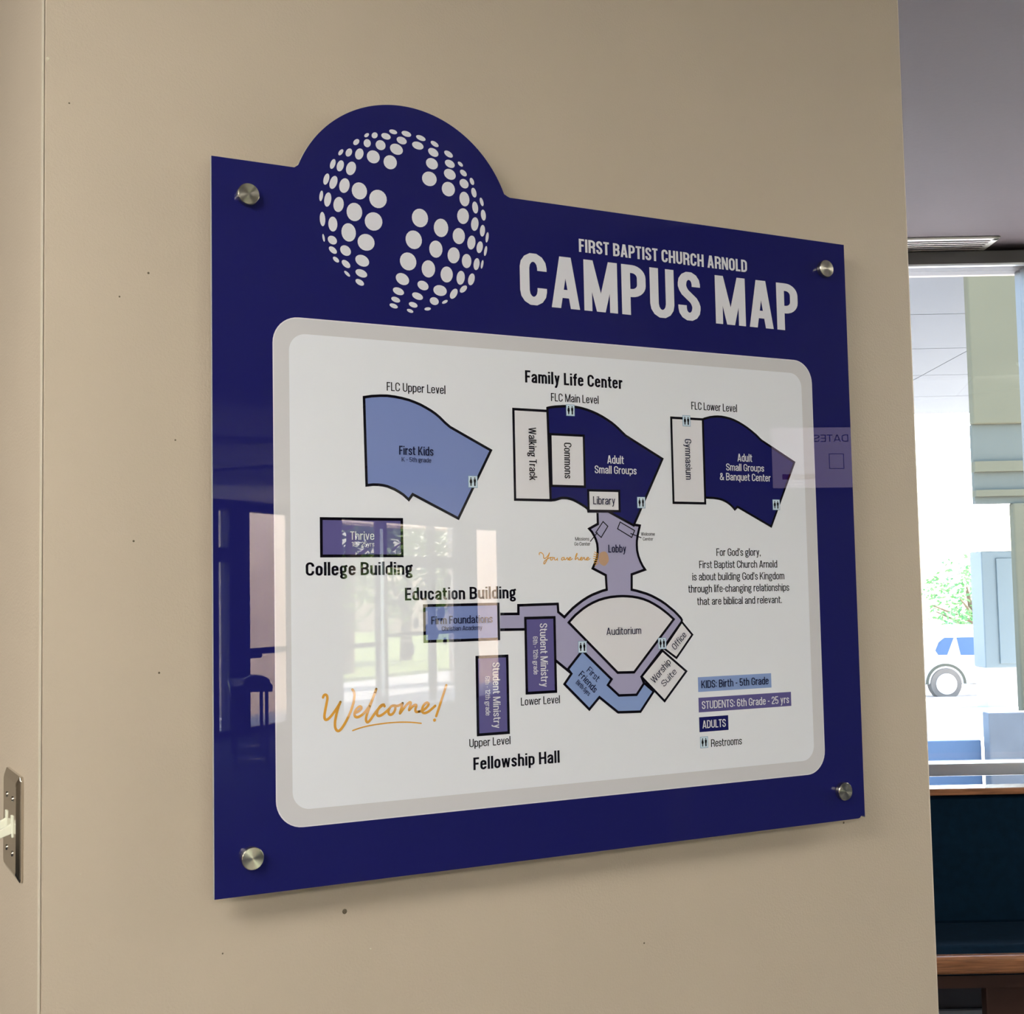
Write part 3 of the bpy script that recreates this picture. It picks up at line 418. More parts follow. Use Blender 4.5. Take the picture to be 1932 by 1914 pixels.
# ---- window wall of the seating bay
def wframe(*a): return a
ww = MB(); ww.box(-9.9, 14.3, 0.0, 0.16, 2.555, CH).box(-9.9, 0.4, 0.0, 0.16, 0, 2.56).box(12.2, 14.3, 0.0, 0.16, 0, 2.56)
struct('wall_back', ww, M_wall, WO, WROT)
MU = [1.725 + 1.47 * i for i in range(-1, 8)]
win = MB().box(0.2, 12.25, -0.055, 0.06, 2.535, 2.592)
wf = struct('window_1', win, M_frame, WO, WROT, bevel=0.004)
def part(name, mb, m, parent, **kw): return mb.build(name, m, parent, **kw)
part('window_bead', MB().box(0.2, 12.2, -0.075, -0.05, 2.536, 2.543), M_alu, wf)
part('window_rail', MB().box(0.25, 12.2, -0.05, 0.05, 0.862, 0.900), M_alu, wf, bevel=0.003)
part('window_bead', MB().box(0.25, 12.2, -0.062, -0.048, 0.897, 0.903), M_alu, wf)
part('window_sill', MB().box(0.2, 12.2, -0.06, 0.06, 0.0, 0.055), M_frame, wf)
part('window_bead', MB().box(0.25, 12.2, -0.07, -0.05, 0.084, 0.095), M_alu, wf)
part('window_bead', MB().box(0.25, 12.2, -0.07, -0.05, 0.113, 0.125), M_alu, wf)
part('shade_panel', MB().box(0.25, 12.2, -0.03, 0.03, 0.05, 0.50), M_low_shade, wf)  # dark panel added for the shaded view under the bench
for x in MU + [12.1]: part('mullion', MB().box(x, x + 0.05, -0.05, 0.05, 0.05, 2.55), M_frame, wf, bevel=0.003)
xs = [0.2] + MU + [12.15]
for a, c in zip(xs, xs[1:]):
    if a < 0.26: a = 0.2
    part('pane', MB().box(a + 0.03, c + 0.01, -0.004, 0.004, 0.90, 2.54), M_tint, wf)
    part('pane', MB().box(a + 0.03, c + 0.01, -0.004, 0.004, 0.05, 0.864), M_tint, wf)

struct('sun_block_slab', MB().box(-9, 14.2, 0.17, 1.7, 3.2, 3.35), M_soffit, WO, WROT)  # unseen slab added to keep the sun out of the bay
# ceiling register above it
vt = empty('air_vent', loc(1.42, 4.29, CH), 'white slatted air vent set in the ceiling above the window', 'vent', rotz=WROT)
fr = MB(); X0, X1, Y0, Y1 = -0.34, 0.17, -0.09, 0.10
for a in ((X0, X1, Y0, Y0 + .022), (X0, X1, Y1 - .022, Y1), (X0, X0 + .022, Y0, Y1), (X1 - .022, X1, Y0, Y1)): fr.box(a[0], a[1], a[2], a[3], -0.008, -0.0005)
fr.build('frame', M_white_metal, vt, bevel=0.002)
MB().box(X0 + .01, X1 - .01, Y0 + .01, Y1 - .01, -0.0025, -0.0006).build('duct', M_black, vt)
for k in range(6):
    y = Y0 + .034 + k * 0.0235
    MB().prism([(y, -0.008), (y + 0.006, -0.009), (y + 0.012, -0.003), (y + 0.010, -0.0026)], 'x', X0 + .02, X1 - .02).build('slat', M_white_metal, vt)

# ---- bench with oak rails and dark cushions
bn = empty('bench', loc(2.0, 3.72, 0), 'long bench with dark navy fabric back and seat between oak rails, under the window', 'bench', rotz=WROT)
L0, L1 = -1.9, 1.9
part('backrest', MB().prism([(-0.045 + .23, 0.50), (0.045 + .23, 0.50), (0.05 + .23, 0.862), (0.0 + .23, 0.862), (-0.025 + .23, 0.70)], 'x', L0, L1), M_fabric, bn, bevel=0.012)
part('top_rail', MB().box(L0 - .02, L1 + .02, 0.215, 0.29, 0.864, 0.884), M_wood, bn, bevel=0.003)
part('seat_cushion', MB().prism([(-0.20, 0.515), (-0.17, 0.535), (0.10, 0.525), (0.185, 0.505), (0.185, 0.46), (-0.19, 0.46)], 'x', L0, L1), M_fabric, bn, bevel=0.006)
part('seat_rail', MB().box(L0, L1, -0.235, -0.195, 0.475, 0.522), M_wood, bn, bevel=0.012, seg=4)
part('seat_frame', MB().box(L0 + .05, L1 - .05, -0.19, 0.22, 0.43, 0.462), M_wood_dark, bn)
for x in (-0.78, 0.55, 1.75): part('leg', MB().box(x, x + 0.55 if x < 1 else x + .1, -0.16, -0.12, 0.0, 0.432), M_wood_dark, bn, bevel=0.003)
for x in (-1.88, 1.80): part('leg', MB().box(x, x + 0.06, 0.12, 0.2, 0.0, 0.50), M_wood_dark, bn, bevel=0.003)

# ---- outer walls that close the lobby
struct('wall_left', MB().box(-7.05, -6.9, -5.8, 7.4, 0, CH), M_wall)
struct('wall_right', MB().box(14.0, 14.15, -20.4, -3.9, 0, CH), M_wall)

# ---- entrance wall, mirrored in the sign.  local x = -(distance s along it), local y points outdoors
EOUT = Vector((-FU.y * -1, FU.x * -1))
def ewall(name, mb, m, parent=None, **kw): return struct(name, mb, m, (P0.x, P0.y, 0), FROT, parent=parent, **kw)
def S(s0, s1): return (-s1, -s0)
YO = 1.0   # outward sign of the local y axis
eh = MB(); eh.box(*S(-13.2, 12.6), 0.0, 0.16, 2.555, CH)
eh.box(*S(7.2, 12.6), 0, 0.16, 0, 2.56).box(*S(-13.2, -3.1), 0, 0.16, 0, 2.56)
ewall('wall_entrance', eh, M_wall)
w2 = ewall('window_2', MB().box(*S(-3.1, 7.2), -0.05, 0.06, 2.50, 2.58), M_frame)
part('window_sill', MB().box(*S(-3.1, 1.2), -0.05, 0.06, 0.0, 0.06), M_frame, w2)
posts = [(-0.02, 0.34), (1.16, 1.42), (2.02, 2.18), (3.09, 3.22), (5.18, 5.70), (6.55, 7.2), (-0.30, -0.20)] + [(-0.30 - 1.45 * k, -0.20 - 1.45 * k) for k in range(1, 3)]
for s0, s1 in posts: part('mullion', MB().box(*S(s0, s1), -0.06, 0.06, 0, 2.52), M_frame, w2)
part('transom', MB().box(*S(-0.2, -0.02), -0.045, 0.045, 1.92, 2.08), M_frame, w2)
part('transom', MB().box(*S(3.22, 5.18), -0.045, 0.045, 1.90, 2.06), M_frame, w2)
part('push_bar', MB().box(*S(0.16, 0.45), -0.14, -0.06, 0.84, 0.95), M_frame, w2)
part('window_rail', MB().box(*S(0.34, 1.42), -0.10, -0.05, 0.88, 0.95), M_frame, w2)
part('window_rail', MB().box(*S(2.18, 3.09), -0.10, -0.05, 0.86, 0.92), M_frame, w2)
part('window_rail', MB().box(*S(3.22, 5.18), -0.10, -0.05, 0.97, 1.02), M_frame, w2)
part('push_bar', MB().box(*S(3.02, 3.05), -0.13, -0.08, 0.2, 2.4), M_alu, w2)
part('blind_panel', MB().box(*S(1.42, 2.02), -0.03, 0.03, 0.0, 2.5), M_ceil, w2)
gl = [(-0.2, -0.02), (0.34, 1.16), (2.18, 3.09), (3.22, 5.18), (5.70, 6.55)] + [(-0.20 - 1.45 * k, -0.30 - 1.45 * (k - 1)) for k in range(1, 3)]
for s0, s1 in gl: part('pane', MB().box(*S(s0, s1), -0.004, 0.004, 0.05, 2.52), M_glass, w2)
# frosted discs stuck to the door glass
random.seed(3)
for k in range(26):
    s = random.uniform(3.4, 5.0); z = random.uniform(0.75, 1.85); r_ = random.uniform(0.05, 0.10)
    MB().lathe([(r_, -0.008), (r_, -0.0065)], (-s, 0, z), 'y', 18).build('frosted_disc', M_frost, w2)
part('glass_post', MB().box(*S(4.42, 4.5), -0.045, 0.045, 0.05, 2.5), M_frame, w2)

# console table standing just inside the entrance
tb = empty('console_table', (3.24, -10.37, 0), 'dark narrow console table near the entrance, seen mirrored in the left side of the sign', 'table', rotz=math.radians(-75))
part('table_top', MB().box(0.0, 1.25, -0.22, 0.16, 0.655, 0.715), M_frame, tb, bevel=0.004)
for x in (0.02, 1.17):
    for y in (-0.19, 0.09): part('leg', MB().box(x, x + 0.032, y, y + 0.032, 0.0, 0.656), M_frame, tb)
    part('stretcher', MB().box(x, x + 0.04, -0.15, 0.10, 0.02, 0.05), M_alu, tb)
tr = MB().prism([(-0.10, 0.715), (0.14, 0.715), (0.14, 0.755), (0.06, 0.795), (-0.03, 0.795), (-0.10, 0.765)], 'x', 0.1, 0.36)
o = tr.build('document_tray', M_frame, None); o.location = tb.location; o.rotation_euler = tb.rotation_euler
o['label'] = 'small dark tray standing on the console table, seen mirrored in the sign'; o['category'] = 'tray'

# dark pillar with a printed notice, mirrored in the right edge of the sign
pr = math.radians(18)
pl = MB().box(-0.45, 0.42, -0.35, -0.006, 0, CH)
struct('column_1', pl, M_ceildark, (2.36, -1.665, 0), math.radians(22), bevel=0.004)
M_screen = bpy.data.materials.new('lit_screen'); M_screen.use_nodes = True
_p = M_screen.node_tree.nodes['Principled BSDF']; _p.inputs['Base Color'].default_value = (0.02, 0.02, 0.02, 1); _p.inputs['Roughness'].default_value = 0.15
_p.inputs['Emission Color'].default_value = (0.95, 0.72, 1.0, 1); _p.inputs['Emission Strength'].default_value = 1.7
nt = empty('display_screen', (2.36, -1.668, 1.875), 'lit announcement screen with a red bar, mirrored in the right edge of the sign', 'screen', rotz=math.radians(22))
MB().box(-0.18, 0.18, 0.0035, 0.0038, -0.092, 0.092).build('screen_panel', M_screen, nt)
MB().box(-0.19, 0.19, -0.02, 0.0034, -0.10, 0.10).build('screen_case', M_black, nt, bevel=0.002)
# heading, read directly it says DATES
def wall_text(s, x0, z0, width, cap, m_, parent, y=0.0046):
    V = []; F = []
    for i, p in enumerate(text_polys(s, width, cap, 'r')):
        b_ = len(V); V += [(-(x0 + q[0]), y + (i % 8) * 0.00001, z0 + q[1]) for q in p]; F.append(list(range(b_, b_ + len(p))))
    me = bpy.data.meshes.new('lettering'); me.from_pydata(V, [], F); me.materials.append(m_); return link('lettering', me, None, parent)
wall_text('DATES', -0.061, 0.048, 0.110, 0.022, M_ink, nt)
MB().box(-0.15, -0.047, 0.004, 0.0050, -0.066, -0.050).build('red_bar', M_inkred, nt)
fr = MB()
for a in ((-0.002, 0.000, -0.035, 0.012), (0.043, 0.045, -0.035, 0.012), (-0.002, 0.045, 0.010, 0.012), (-0.002, 0.045, -0.035, -0.033)): fr.box(a[0], a[1], 0.004, 0.0048, a[2], a[3])
fr.build('empty_frame', M_ink, nt)

# ------------------------------------------------------------------ outdoors beyond the seating bay
def ob(name, mb, m, label, cat, l, rot, **kw):
    o = mb.build(name, m, None, **kw); o.location = l; o.rotation_euler = (0, 0, rot); o['label'] = label; o['category'] = cat; return o
pv = MB(); pv.prism([(-16, 0.17), (24, 0.17), (24, 9.0), (-16, 9.0)], 'z', -0.25, -0.02)
struct('terrace', pv, M_conc, WO, WROT)
lotm = MB(); lotm.add([(-50, 9.0, -0.30), (60, 9.0, -0.30), (60, 18.5, -0.62), (-50, 18.5, -0.62), (60, 27.0, -1.0), (-50, 27.0, -1.0), (60, 95, -1.0), (-50, 95, -1.0)], [(0, 1, 2, 3), (3, 2, 4, 5), (5, 4, 6, 7)])
struct('ground', lotm, M_conc, WO, WROT)
# porch: stuccoed gateway (pillar and lintel) and the white soffit behind it
D0 = 22.2 - 4.4
gw = empty('gateway', loc(0, 16.5, 0), 'pale stuccoed gateway with a deep lintel and pillar outside the window', 'gateway', rotz=WROT)
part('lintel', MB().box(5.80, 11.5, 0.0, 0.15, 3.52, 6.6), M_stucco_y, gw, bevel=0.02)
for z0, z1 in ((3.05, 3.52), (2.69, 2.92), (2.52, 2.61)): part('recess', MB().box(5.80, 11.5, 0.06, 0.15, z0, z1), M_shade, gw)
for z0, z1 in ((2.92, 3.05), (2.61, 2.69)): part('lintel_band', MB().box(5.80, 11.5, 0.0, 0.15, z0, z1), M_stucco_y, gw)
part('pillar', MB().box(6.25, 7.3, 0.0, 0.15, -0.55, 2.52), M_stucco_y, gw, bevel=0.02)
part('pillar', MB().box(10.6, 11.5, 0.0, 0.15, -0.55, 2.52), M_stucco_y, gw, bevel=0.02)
cp = empty('porch_roof', loc(0, 16.9, 0), 'grey panelled porch roof reaching out above the gateway', 'canopy', rotz=WROT)
for i in range(4):
    for j in range(5):
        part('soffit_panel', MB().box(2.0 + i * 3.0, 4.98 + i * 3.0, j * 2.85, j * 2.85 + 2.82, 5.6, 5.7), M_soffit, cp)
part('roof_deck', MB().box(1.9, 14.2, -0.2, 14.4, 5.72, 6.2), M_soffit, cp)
for x in (2.3, 13.6): part('post', MB().box(x, x + 0.4, 13.6, 14.0, -1.0, 5.65), M_soffit, cp)
# low walls edging the terrace; sky-lit shade is put into their colours
ob('terrace_wall', MB().box(-6.0, 3.16, 0.0, 0.25, -0.05, 0.44), M_wall_shade, 'low terrace wall with bluish shade in its colour, below the car, outside the window', 'wall', loc(0, 9.1), WROT, bevel=0.01)
ob('planter_wall', MB().box(3.18, 9.0, 0.0, 0.12, -0.05, 0.63), M_planter_shade, 'taller planter wall with grey shade in its colour, at the right edge, outside the window', 'wall', loc(0, 9.0), WROT, bevel=0.01)
# utility box
ub = empty('utility_box', loc(8.49, 24.0, -1.0), 'grey green metal utility cabinet standing on the bright pavement', 'cabinet', rotz=WROT)
part('cabinet_body', MB().box(-0.02, 0.62, 0, 0.6, 1.03, 3.13), M_box, ub, bevel=0.02)
part('door', MB().box(0.24, 0.60, -0.03, 0.0, 1.1, 3.0), M_box, ub, bevel=0.01)
part('plinth', MB().box(0.0, 0.6, 0.02, 0.58, 0.1, 1.04), M_conc, ub)
# parked car, side on, its front hidden by the wall
car = empty('car', loc(10.5, 29.6, -1.0), 'white parked car seen through the window beside the wall', 'car', rotz=WROT)
body = [(-3.9, 0.35), (-3.9, 0.75), (-3.5, 0.95), (-2.6, 1.05), (-1.9, 1.55), (-1.3, 1.62), (0.35, 1.62), (0.72, 1.5), (0.9, 1.05), (1.05, 0.95), (1.05, 0.42), (0.9, 0.35)]
part('body', MB().prism(body, 'y', 0.0, 1.8), M_carpaint, car, bevel=0.05, seg=3)
part('side_window', MB().prism([(-0.6, 0.99), (0.72, 0.97), (0.55, 1.38), (-0.68, 1.38)], 'y', -0.012, 0.02), M_carglass, car)
part('side_window', MB().prism([(-1.16, 1.10), (-1.10, 1.00), (-0.90, 1.00), (-0.74, 1.38), (-0.95, 1.38), (-1.08, 1.28)], 'y', -0.012, 0.02), M_carglass, car)
part('tail_light', MB().box(0.86, 1.07, -0.015, 0.2, 0.72, 0.95), M_red, car)
for x in (-0.95, -3.1):
    wh = MB(); wh.lathe([(0.34, -0.03), (0.36, 0.02), (0.36, 0.2)], (x, 0, 0.36), 'y', 32); part('wheel', wh, M_tyre, car)
    wh = MB(); wh.lathe([(0.23, -0.045), (0.24, -0.02)], (x, 0, 0.36), 'y', 24); part('wheel_disc', wh, M_alu, car)
    rg = MB().add([], [])
    pts = [(x + 0.45 * math.cos(a), 0.36 + 0.45 * math.sin(a)) for a in [PI * i / 16 for i in range(17)]]
    V = []; F = []
    for p, q in zip(pts, [(x + 0.39 * math.cos(a), 0.36 + 0.39 * math.sin(a)) for a in [PI * i / 16 for i in range(17)]]): V += [(p[0], -0.02, p[1]), (q[0], -0.02, q[1]), (p[0], 0.01, p[1])]
    for i in range(16): F += [(i * 3, i * 3 + 1, i * 3 + 4, i * 3 + 3), (i * 3, i * 3 + 3, i * 3 + 5, i * 3 + 2)]
    part('wheel_arch', MB().add(V, F), M_shade, car)

def tree(label, l, H, R, n, leafm, lo=0.35, leaf=0.09, group=None, droop=0.0):
    t = empty('tree', l, label, 'tree', group)
    tk = MB(); tk.tube((0, 0, 0), (0.1, 0.05, H * .5), 0.16, 0.10).tube((0.1, 0.05, H * .5), (-0.1, 0.1, H * .85), 0.10, 0.03)
    for k in range(7):
        a = k * 0.9; z = H * (.35 + .06 * k); tk.tube((0.05, 0.03, z), (R * .7 * math.cos(a), R * .7 * math.sin(a), z + H * .15), 0.05, 0.015, 6)
    tk.build('trunk', M_bark, t)
    cl = [(random.uniform(-.7, .7) * R, random.uniform(-.7, .7) * R, H * random.uniform(lo, .95), R * random.uniform(.22, .42)) for _ in range(22)]
    V = []; F = []
    for i in range(n):
        cx_, cy_, cz_, cr_ = random.choice(cl)
        v = Vector((random.gauss(0, 1), random.gauss(0, 1), random.gauss(0, 1))).normalized() * cr_ * random.random() ** .4
        p = Vector((cx_, cy_, cz_ - droop * random.random())) + v
        a = Vector((random.gauss(0, 1), random.gauss(0, 1), random.gauss(0, .6))).normalized() * leaf * random.uniform(.6, 1.3)
        b_ = a.cross(Vector((random.gauss(0, 1), random.gauss(0, 1), random.gauss(0, 1)))).normalized() * leaf * .45
        q = len(V); V += [p - a, p + b_, p + a, p - b_]; F.append((q, q + 1, q + 2, q + 3))
    me = bpy.data.meshes.new('foliage'); me.from_pydata([tuple(v) for v in V], [], F); me.materials.append(leafm)
    link('foliage', me, None, t, kind='stuff')
    return t
random.seed(11)
tree('sunlit young tree behind the parked car, outside the window', loc(11.9, 34.5, -1.0), 3.0, 1.5, 1100, M_leaf2, lo=.45, leaf=.08)
# ------------------------------------------------------------------ outdoors beyond the entrance (mirrored in the sign)
ewall('path', MB().box(-40, 40, 0.17, 4.2, -0.2, -0.02), M_conc)
ewall('lawn', MB().box(-40, 40, 4.2, 60, -0.3, -0.05), M_grass)
def eloc(s, y, z=0.0):
    c_, s_ = math.cos(FROT), math.sin(FROT); x = -s
    return Vector((P0.x + x * c_ - y * s_, P0.y + x * s_ + y * c_, z))
for s0, s1, yy, lab in ((2.2, 3.4, 1.6, 'wide stuccoed pier outside the entrance, mirrored in the left edge of the sign'), (8.55, 9.75, 1.6, 'pale stuccoed pier outside the entrance, mirrored above the education plan on the sign')):
    o = MB().box(*S(s0, s1), yy, yy + .5, -0.02, 3.3).build('pier', M_stucco, None, bevel=0.01); o.location = (P0.x, P0.y, 0); o.rotation_euler = (0, 0, FROT); o['label'] = lab; o['category'] = 'pier'
o = MB().box(*S(-13, 16), 3.0, 3.5, 2.78, 3.3).build('porch_beam', M_stucco, None); o.location = (P0.x, P0.y, 0); o.rotation_euler = (0, 0, FROT)
o['label'] = 'peach stuccoed porch beam outside the entrance, mirrored in the sign'; o['category'] = 'beam'
ti = 0
for s_, y_, h_, r_, nn, lb_ in ((11.4, 6.2, 5.6, 2.0, 3000, 'drooping tree on the lawn, mirrored over the college plan of the sign'),
                           (16.6, 8.0, 6.2, 2.4, 3000, 'bushy tree on the lawn, mirrored right of the college plan of the sign'),
                           (9.0, 9.6, 4.6, 1.5, 2400, 'slim tree on the lawn, mirrored in the left edge of the sign')):
    tree(lb_, eloc(s_, y_, -0.05), h_, r_, nn, M_leaf, lo=.30, leaf=.13, droop=.9)

# ------------------------------------------------------------------ the sign (x right, z up, face at y=0, millimetres from its top left corner)
SX, SZ = 0.0, 1.963
def mm(p): return (p[0] / 1000.0, -p[1] / 1000.0)
PRT = dict(rough=0.32, spec=0.5, coat=1.0)
def printmat(name, col):
    m = mat(name, col, rough=0.5, spec=0.0, coat=1.0)
    p = m.node_tree.nodes['Principled BSDF']; p.inputs['Coat Roughness'].default_value = 0.0; p.inputs['Coat IOR'].default_value = 1.49
    return m
P_navy = printmat('print_navy', rgb(29, 30, 98)); P_border = printmat('print_silver', rgb(212, 210, 216)); P_white = printmat('print_offwhite', rgb(234, 236, 246))
P_halo = printmat('print_edge_white', rgb(226, 222, 232))
P_lilac = printmat('print_lilac', rgb(170, 166, 200)); P_blue = printmat('print_blue', rgb(126, 142, 200)); P_sky = printmat('print_light_blue', rgb(140, 162, 214))
P_purple = printmat('print_purple', rgb(98, 92, 150)); P_black = printmat('print_black', rgb(14, 12, 22)); P_navyd = printmat('print_dark_navy', rgb(22, 24, 58))
P_type = printmat('print_type_white', rgb(226, 225, 236)); P_room = printmat('print_room_white', rgb(228, 226, 234)); P_icon = printmat('print_icon_blue', rgb(208, 226, 242)); P_iconed = printmat('print_icon_edge', rgb(130, 160, 190))
P_gold = printmat('print_gold', rgb(226, 165, 70)); P_peach = printmat('print_peach', rgb(196, 160, 134))
COL = {'print_white': P_type, 'black': P_black, 'navy': P_navyd, 'navyd': P_navyd}
A_edge = mat('acrylic_edge', (0.40, 0.42, 0.44, 1), 0.2, spec=0.6)

sign = empty('wall_sign', (SX, 0.0, SZ), 'navy campus map sign with domed globe top on four steel standoffs on the beige wall', 'sign')
def flat(name, polys, layer, material, parent, **props):
    """polys: lists of mm points (x, y down); laid on the sign's face, `layer` coats of ink thick"""
    y = -layer * 0.00008
    V = []; F = []
    for i, p in enumerate(polys):
        b = len(V); V += [(q[0] / 1000, y - (i % 8) * 0.000006, -q[1] / 1000) for q in p]   # strokes that cross lie a hair apart
        if len(p) <= 4: F.append(list(range(b, b + len(p))))
        else:
            for t in geometry.tessellate_polygon([[Vector((q[0], q[1], 0)) for q in p]]): F.append([b + i2 for i2 in t])
    me = bpy.data.meshes.new(name); me.from_pydata(V, [], F); me.validate()
    me.materials.append(material)
    o = link(name, me, None, parent, **props)
    # every face looks out into the room (-y)
    bm = bmesh.new(); bm.from_mesh(me); bm.normal_update()
    bad = [f for f in bm.faces if f.normal.y > 0]
    bmesh.ops.reverse_faces(bm, faces=bad); bm.to_mesh(me); bm.free()
    return o
# board outline: rectangle 914 x 808 with a circular dome, and a chip out of the lower right corner
cxx, cyy, rr_ = 232.9, 49.6, 142.8
a1 = math.degrees(math.asin(49.6 / rr_))
dome = [(cxx - rr_ * math.cos(math.radians(a)), cyy - rr_ * math.sin(math.radians(a))) for a in [a1 + 1.5 + (180 - 2 * a1 - 3) * i / 60 for i in range(61)]]
outline = [(0, 808), (0, 0), (95.5, 0)] + dome + [(370, -1.2), (373.5, 0), (914, 0), (914, 807.6), (912.6, 805.6), (907, 805.0), (905, 807.2), (902.5, 808)]
bo = MB(); n = len(outline)
tri = geometry.tessellate_polygon([[Vector((p[0], p[1], 0)) for p in outline]])
V = [(p[0] / 1000, 0, -p[1] / 1000) for p in outline] + [(p[0] / 1000, 0.0052, -p[1] / 1000) for p in outline]
bo.add(V, [tuple(t) for t in tri], 0); bo.f += [[i + n for i in t] for t in tri]; bo.mi += [1] * len(tri)
bo.f += [[i, (i + 1) % n, (i + 1) % n + n, i + n] for i in range(n)]; bo.mi += [1] * n
bo.build('board', [P_navy, A_edge], sign)
# standoffs
for (x, y) in ((40, 40), (874, 40), (874, 768), (40, 768)):
    b = MB(); b.lathe([(0.0122, -0.0008), (0.0122, -0.0072), (0.0116, -0.0080)], (x / 1000, 0, -y / 1000), 'y', 56)
    cap = b.build('standoff_cap', M_brushed, sign, smooth=True)
    # the radial brush marks turn round the cap's own axis
    cap.data.transform(Matrix.Translation((-x / 1000, 0, y / 1000))); cap.location = (x / 1000, 0, -y / 1000)
    b = MB(); b.lathe([(0.0085, 0.0053), (0.0085, 0.0299)], (x / 1000, 0, -y / 1000), 'y', 32)
    b.build('standoff_barrel', M_steel, sign, smooth=True)
def rrect(x0, y0, x1, y1, r, n=10):
    P = []
    for cx_, cy_, a in ((x1 - r, y0 + r, -90), (x1 - r, y1 - r, 0), (x0 + r, y1 - r, 90), (x0 + r, y0 + r, 180)):
        P += arc(cx_, cy_, r, r, a, a + 90, n)
    return P
flat('panel_rim', [rrect(68.3, 172.8, 846.0, 741.4, 31)], 1, P_halo, sign)
flat('panel_border', [rrect(69.6, 174.1, 844.7, 740.1, 30)], 2, P_border, sign)
flat('map_panel', [rrect(87.3, 191.4, 827.0, 722.2, 20)], 3, P_white, sign)
# the globe of dots
ds = []
for x, y, ax, ay, bx, by in DOTS:
    ds.append([(x + ax * math.cos(t) + bx * math.sin(t), y + ay * math.cos(t) + by * math.sin(t)) for t in [2 * PI * i / 20 for i in range(20)]])
flat('globe_of_dots', ds, 1, P_type, sign)
# plans
def closedline(pts, wd): return stroke(pts, wd, wd, True)
def openline(pts, wd): return stroke(pts, wd, wd, False)
def box4(p):  # squares up a four cornered plan
    x0 = (p[0][0] + p[3][0]) / 2; x1 = (p[1][0] + p[2][0]) / 2; y0 = (p[0][1] + p[1][1]) / 2; y1 = (p[2][1] + p[3][1]) / 2
    return [(x0, y0), (x1, y0), (x1, y1), (x0, y1)]
T_NAMES = {}
def plan(name, pts, layer, material, wd, square=False):
    if square: pts = box4(pts)
    o = flat(name, [pts], layer, material, sign)
    if wd: flat('outline', closedline(pts, wd), layer + 1, P_black, o)
    return o
up = plan('upper_level_plan', SHP['upper_plan'], 4, P_blue, 3.2)
mp = plan('main_level_plan', SHP['main_plan'], 6, P_navy, 3.2)
wt = plan('walking_track_plan', SHP['walking'], 4, P_room, 3.2, True)
cm = plan('commons_plan', SHP['commons'], 8, P_room, 3.0, True)
lb = plan('library_plan', SHP['library'], 8, P_room, 3.0, True)
lp = plan('lower_level_plan', SHP['lower_plan'], 4, P_navy, 3.0)
gy = plan('gymnasium_plan', SHP['gym'], 6, P_room, 3.2, True)
lo = flat('lobby_plan', [SHP['lobby']], 4, P_lilac, sign)
for k_ in ('lobby_left_wall', 'lobby_right_wall', 'corridor_low', 'diag_wall'): flat('outline', openline(SHP[k_], 3.3), 5, P_black, lo)
au = plan('auditorium_plan', SHP['auditorium'], 6, P_room, 3.2)
ff = plan('nursery_plan', SHP['friends'], 6, P_sky, 3.2)
of = plan('office_plan', SHP['office'], 4, P_room, 2.8)
ws = plan('worship_suite_plan', SHP['worship'], 6, P_room, 3.0)
for k_ in ('missions', 'welcome'): flat('counter_plan', closedline(SHP[k_], 1.3) + openline(SHP[k_ + '_line'], 1.2), 6, P_black, sign)
fi = plan('education_building_plan', SHP['firm'], 6, P_blue, 3.2, True)
sl = plan('student_hall_plan', SHP['stud_low'], 6, P_purple, 3.3, True)
su = plan('student_hall_plan', SHP['stud_up'], 4, P_purple, 3.3, True)
cb = plan('college_building_plan', SHP['college'], 4, P_purple, 3.3, True)
kd = flat('legend_bar', [box4(SHP['kids'])], 4, P_sky, sign); sd = flat('legend_bar', [box4(SHP['students'])], 4, P_purple, sign); ad = flat('legend_bar', [box4(SHP['adults'])], 4, P_navy, sign)
# restroom icons
def person(cx, y0, h, fem):
    r = h * .085
    P = [[(cx + r * math.cos(a), y0 + r + r * math.sin(a)) for a in [2 * PI * i / 14 for i in range(14)]]]
    b0 = y0 + 2.3 * r; ww = h * .13
    if fem: P.append([(cx - ww * .8, b0), (cx + ww * .8, b0), (cx + ww * 1.35, y0 + h * .55), (cx + ww * .7, y0 + h * .68), (cx + ww * .45, y0 + h), (cx - ww * .45, y0 + h), (cx - ww * .7, y0 + h * .68), (cx - ww * 1.35, y0 + h * .55)])
    else: P.append([(cx - ww * 1.1, b0), (cx + ww * 1.1, b0), (cx + ww * 1.1, y0 + h * .55), (cx + ww * .75, y0 + h * .6), (cx + ww * .7, y0 + h), (cx - ww * .7, y0 + h), (cx - ww * .75, y0 + h * .6), (cx - ww * 1.1, y0 + h * .55)])
    return P
for (x0, y0), (x1, y1) in ICONS:
    xm = (x0 + x1) / 2; ym = (y0 + y1) / 2; hw = 6.3; hh = 7.3
    ic = flat('restroom_icon', [[(xm - hw, ym - hh), (xm + hw, ym - hh), (xm + hw, ym + hh), (xm - hw, ym + hh)]], 10, P_iconed, sign)
    flat('icon_field', [[(xm - hw + .6, ym - hh + .6), (xm + hw - .6, ym - hh + .6), (xm + hw - .6, ym + hh - .6), (xm - hw + .6, ym + hh - .6)]], 11, P_icon, ic)
    flat('figure', person(xm - 2.6, ym - 5.2, 10.4, True), 12, P_black, ic); flat('figure', person(xm + 2.6, ym - 5.2, 10.4, False), 12, P_black, ic)
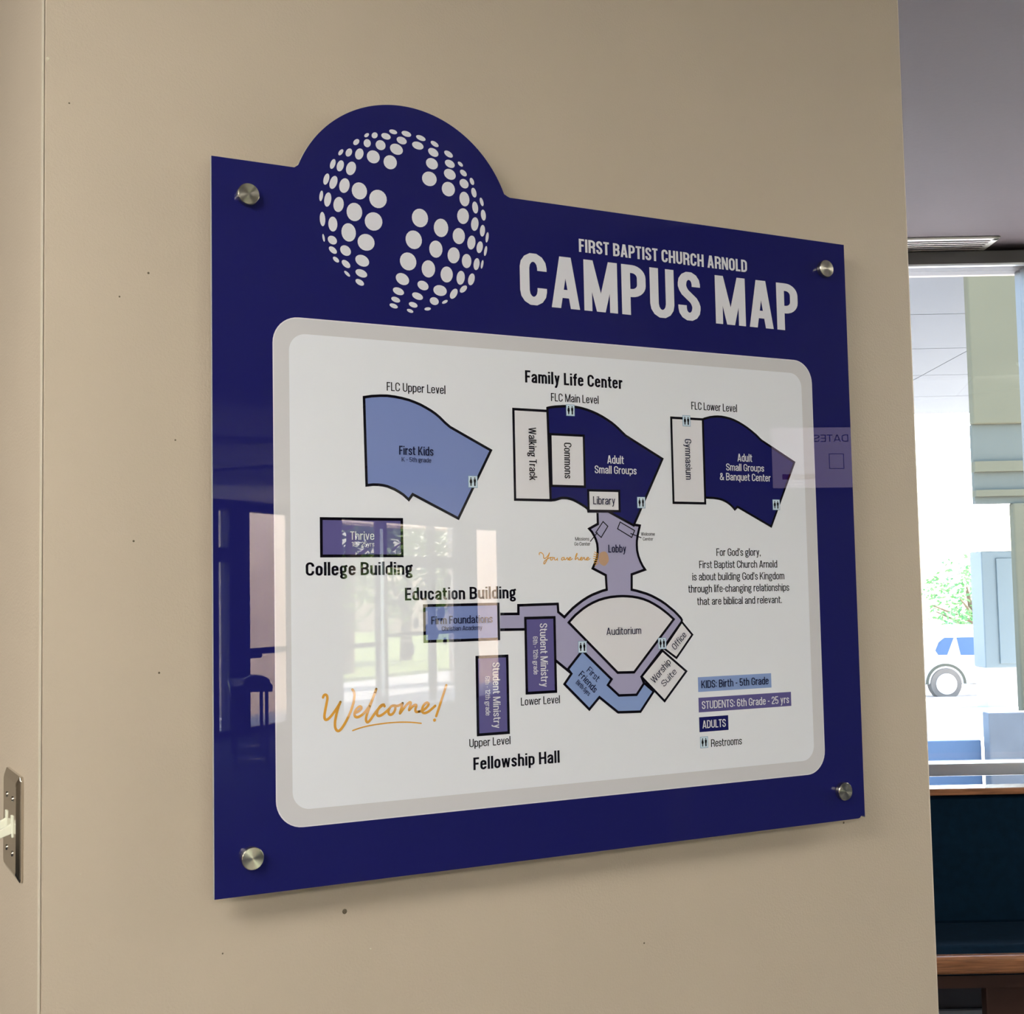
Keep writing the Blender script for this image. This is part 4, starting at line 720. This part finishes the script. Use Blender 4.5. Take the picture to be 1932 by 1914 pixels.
# lettering: each line of type belongs to the plan it is printed on, or to the sign
OWNER = {'First Kids': up, 'K - 5th grade': up, 'Walking Track': wt, 'Commons': cm, 'Library': lb, 'Lobby': lo, 'Auditorium': au, 'Office': of, 'Worship': ws, 'Suite': ws, 'First': ff, 'Friends': ff, 'Birth-5yrs': ff,
         'Firm Foundations': fi, 'Christian Academy': fi, 'Gymnasium': gy, '& Banquet Center': lp, 'KIDS: Birth - 5th Grade': kd, 'STUDENTS: 6th Grade - 25 yrs': sd, 'ADULTS': ad, 'Thrive': cb, '18 - 25yrs': cb}
def text_on_sign(t):
    s, (x0, y0), wd, ang, cap, wt_, col = t
    for a in (0, -90): 
        if abs(ang - a) < 2: ang = a
    own = OWNER.get(s, sign); nm = 'lettering'
    if s in ('Adult', 'Small Groups'): own = mp if x0 < 600 else lp
    if s in ('Student Ministry', '6th - 12th grade'): own = sl if x0 > 360 else su
    if s == 'CAMPUS MAP': nm = 'title_lettering'
    elif own is sign: nm = 'caption'
    ca, sa = math.cos(math.radians(ang)), math.sin(math.radians(ang))
    polys = [[(x0 + q[0] * ca - q[1] * sa, y0 - (q[0] * sa + q[1] * ca)) for q in p] for p in text_polys(s, wd, cap, wt_)]
    flat(nm, polys, 13 if own is not sign else 6, COL[col], own)
for t in TXT: text_on_sign(t)
# script lettering
def smooth(pts, k=3):
    for _ in range(k):
        q = [pts[0]]
        for a, b in zip(pts, pts[1:]): q += [(a[0] * .75 + b[0] * .25, a[1] * .75 + b[1] * .25), (a[0] * .25 + b[0] * .75, a[1] * .25 + b[1] * .75)]
        pts = q + [pts[-1]]
    return pts
def disc(x, y, r, n=14): return [(x + r * math.cos(2 * PI * i / n), y + r * math.sin(2 * PI * i / n)) for i in range(n)]
def script(lines, wd):
    out = []
    for s in lines:
        q = smooth(s); out += stroke(q, wd, wd) + [disc(*q[0], wd / 2), disc(*q[-1], wd / 2)]
    return out
flat('welcome_script', script(SCRIPT['welcome'], 3.0) + script(SCRIPT['line'], 1.5) + [disc(*SCRIPT['dot'][0], 1.9)], 6, P_gold, sign)
flat('you_are_here_script', script(SCRIPT['here'], 1.05), 6, P_gold, sign)
sx_, sy_ = SHP['sun'][0]
blob = [(sx_ + 7.5 * math.cos(a) * (1 + .03 * math.sin(5 * a)), sy_ + 9.0 * math.sin(a) * (1 + .03 * math.sin(5 * a + 1))) for a in [2 * PI * i / 40 for i in range(40)]]
mk = flat('location_marker', [blob], 6, P_peach, sign)
rays = []
for i in range(7):
    a = math.radians(150 + i * 10); c, s_ = math.cos(a), math.sin(a)
    rays += stroke([(sx_ + 9 * c, sy_ - 11 * s_), (sx_ + 15.5 * c, sy_ - 17 * s_)], .9, .9)
flat('marker_ray', rays, 7, P_gold, mk)
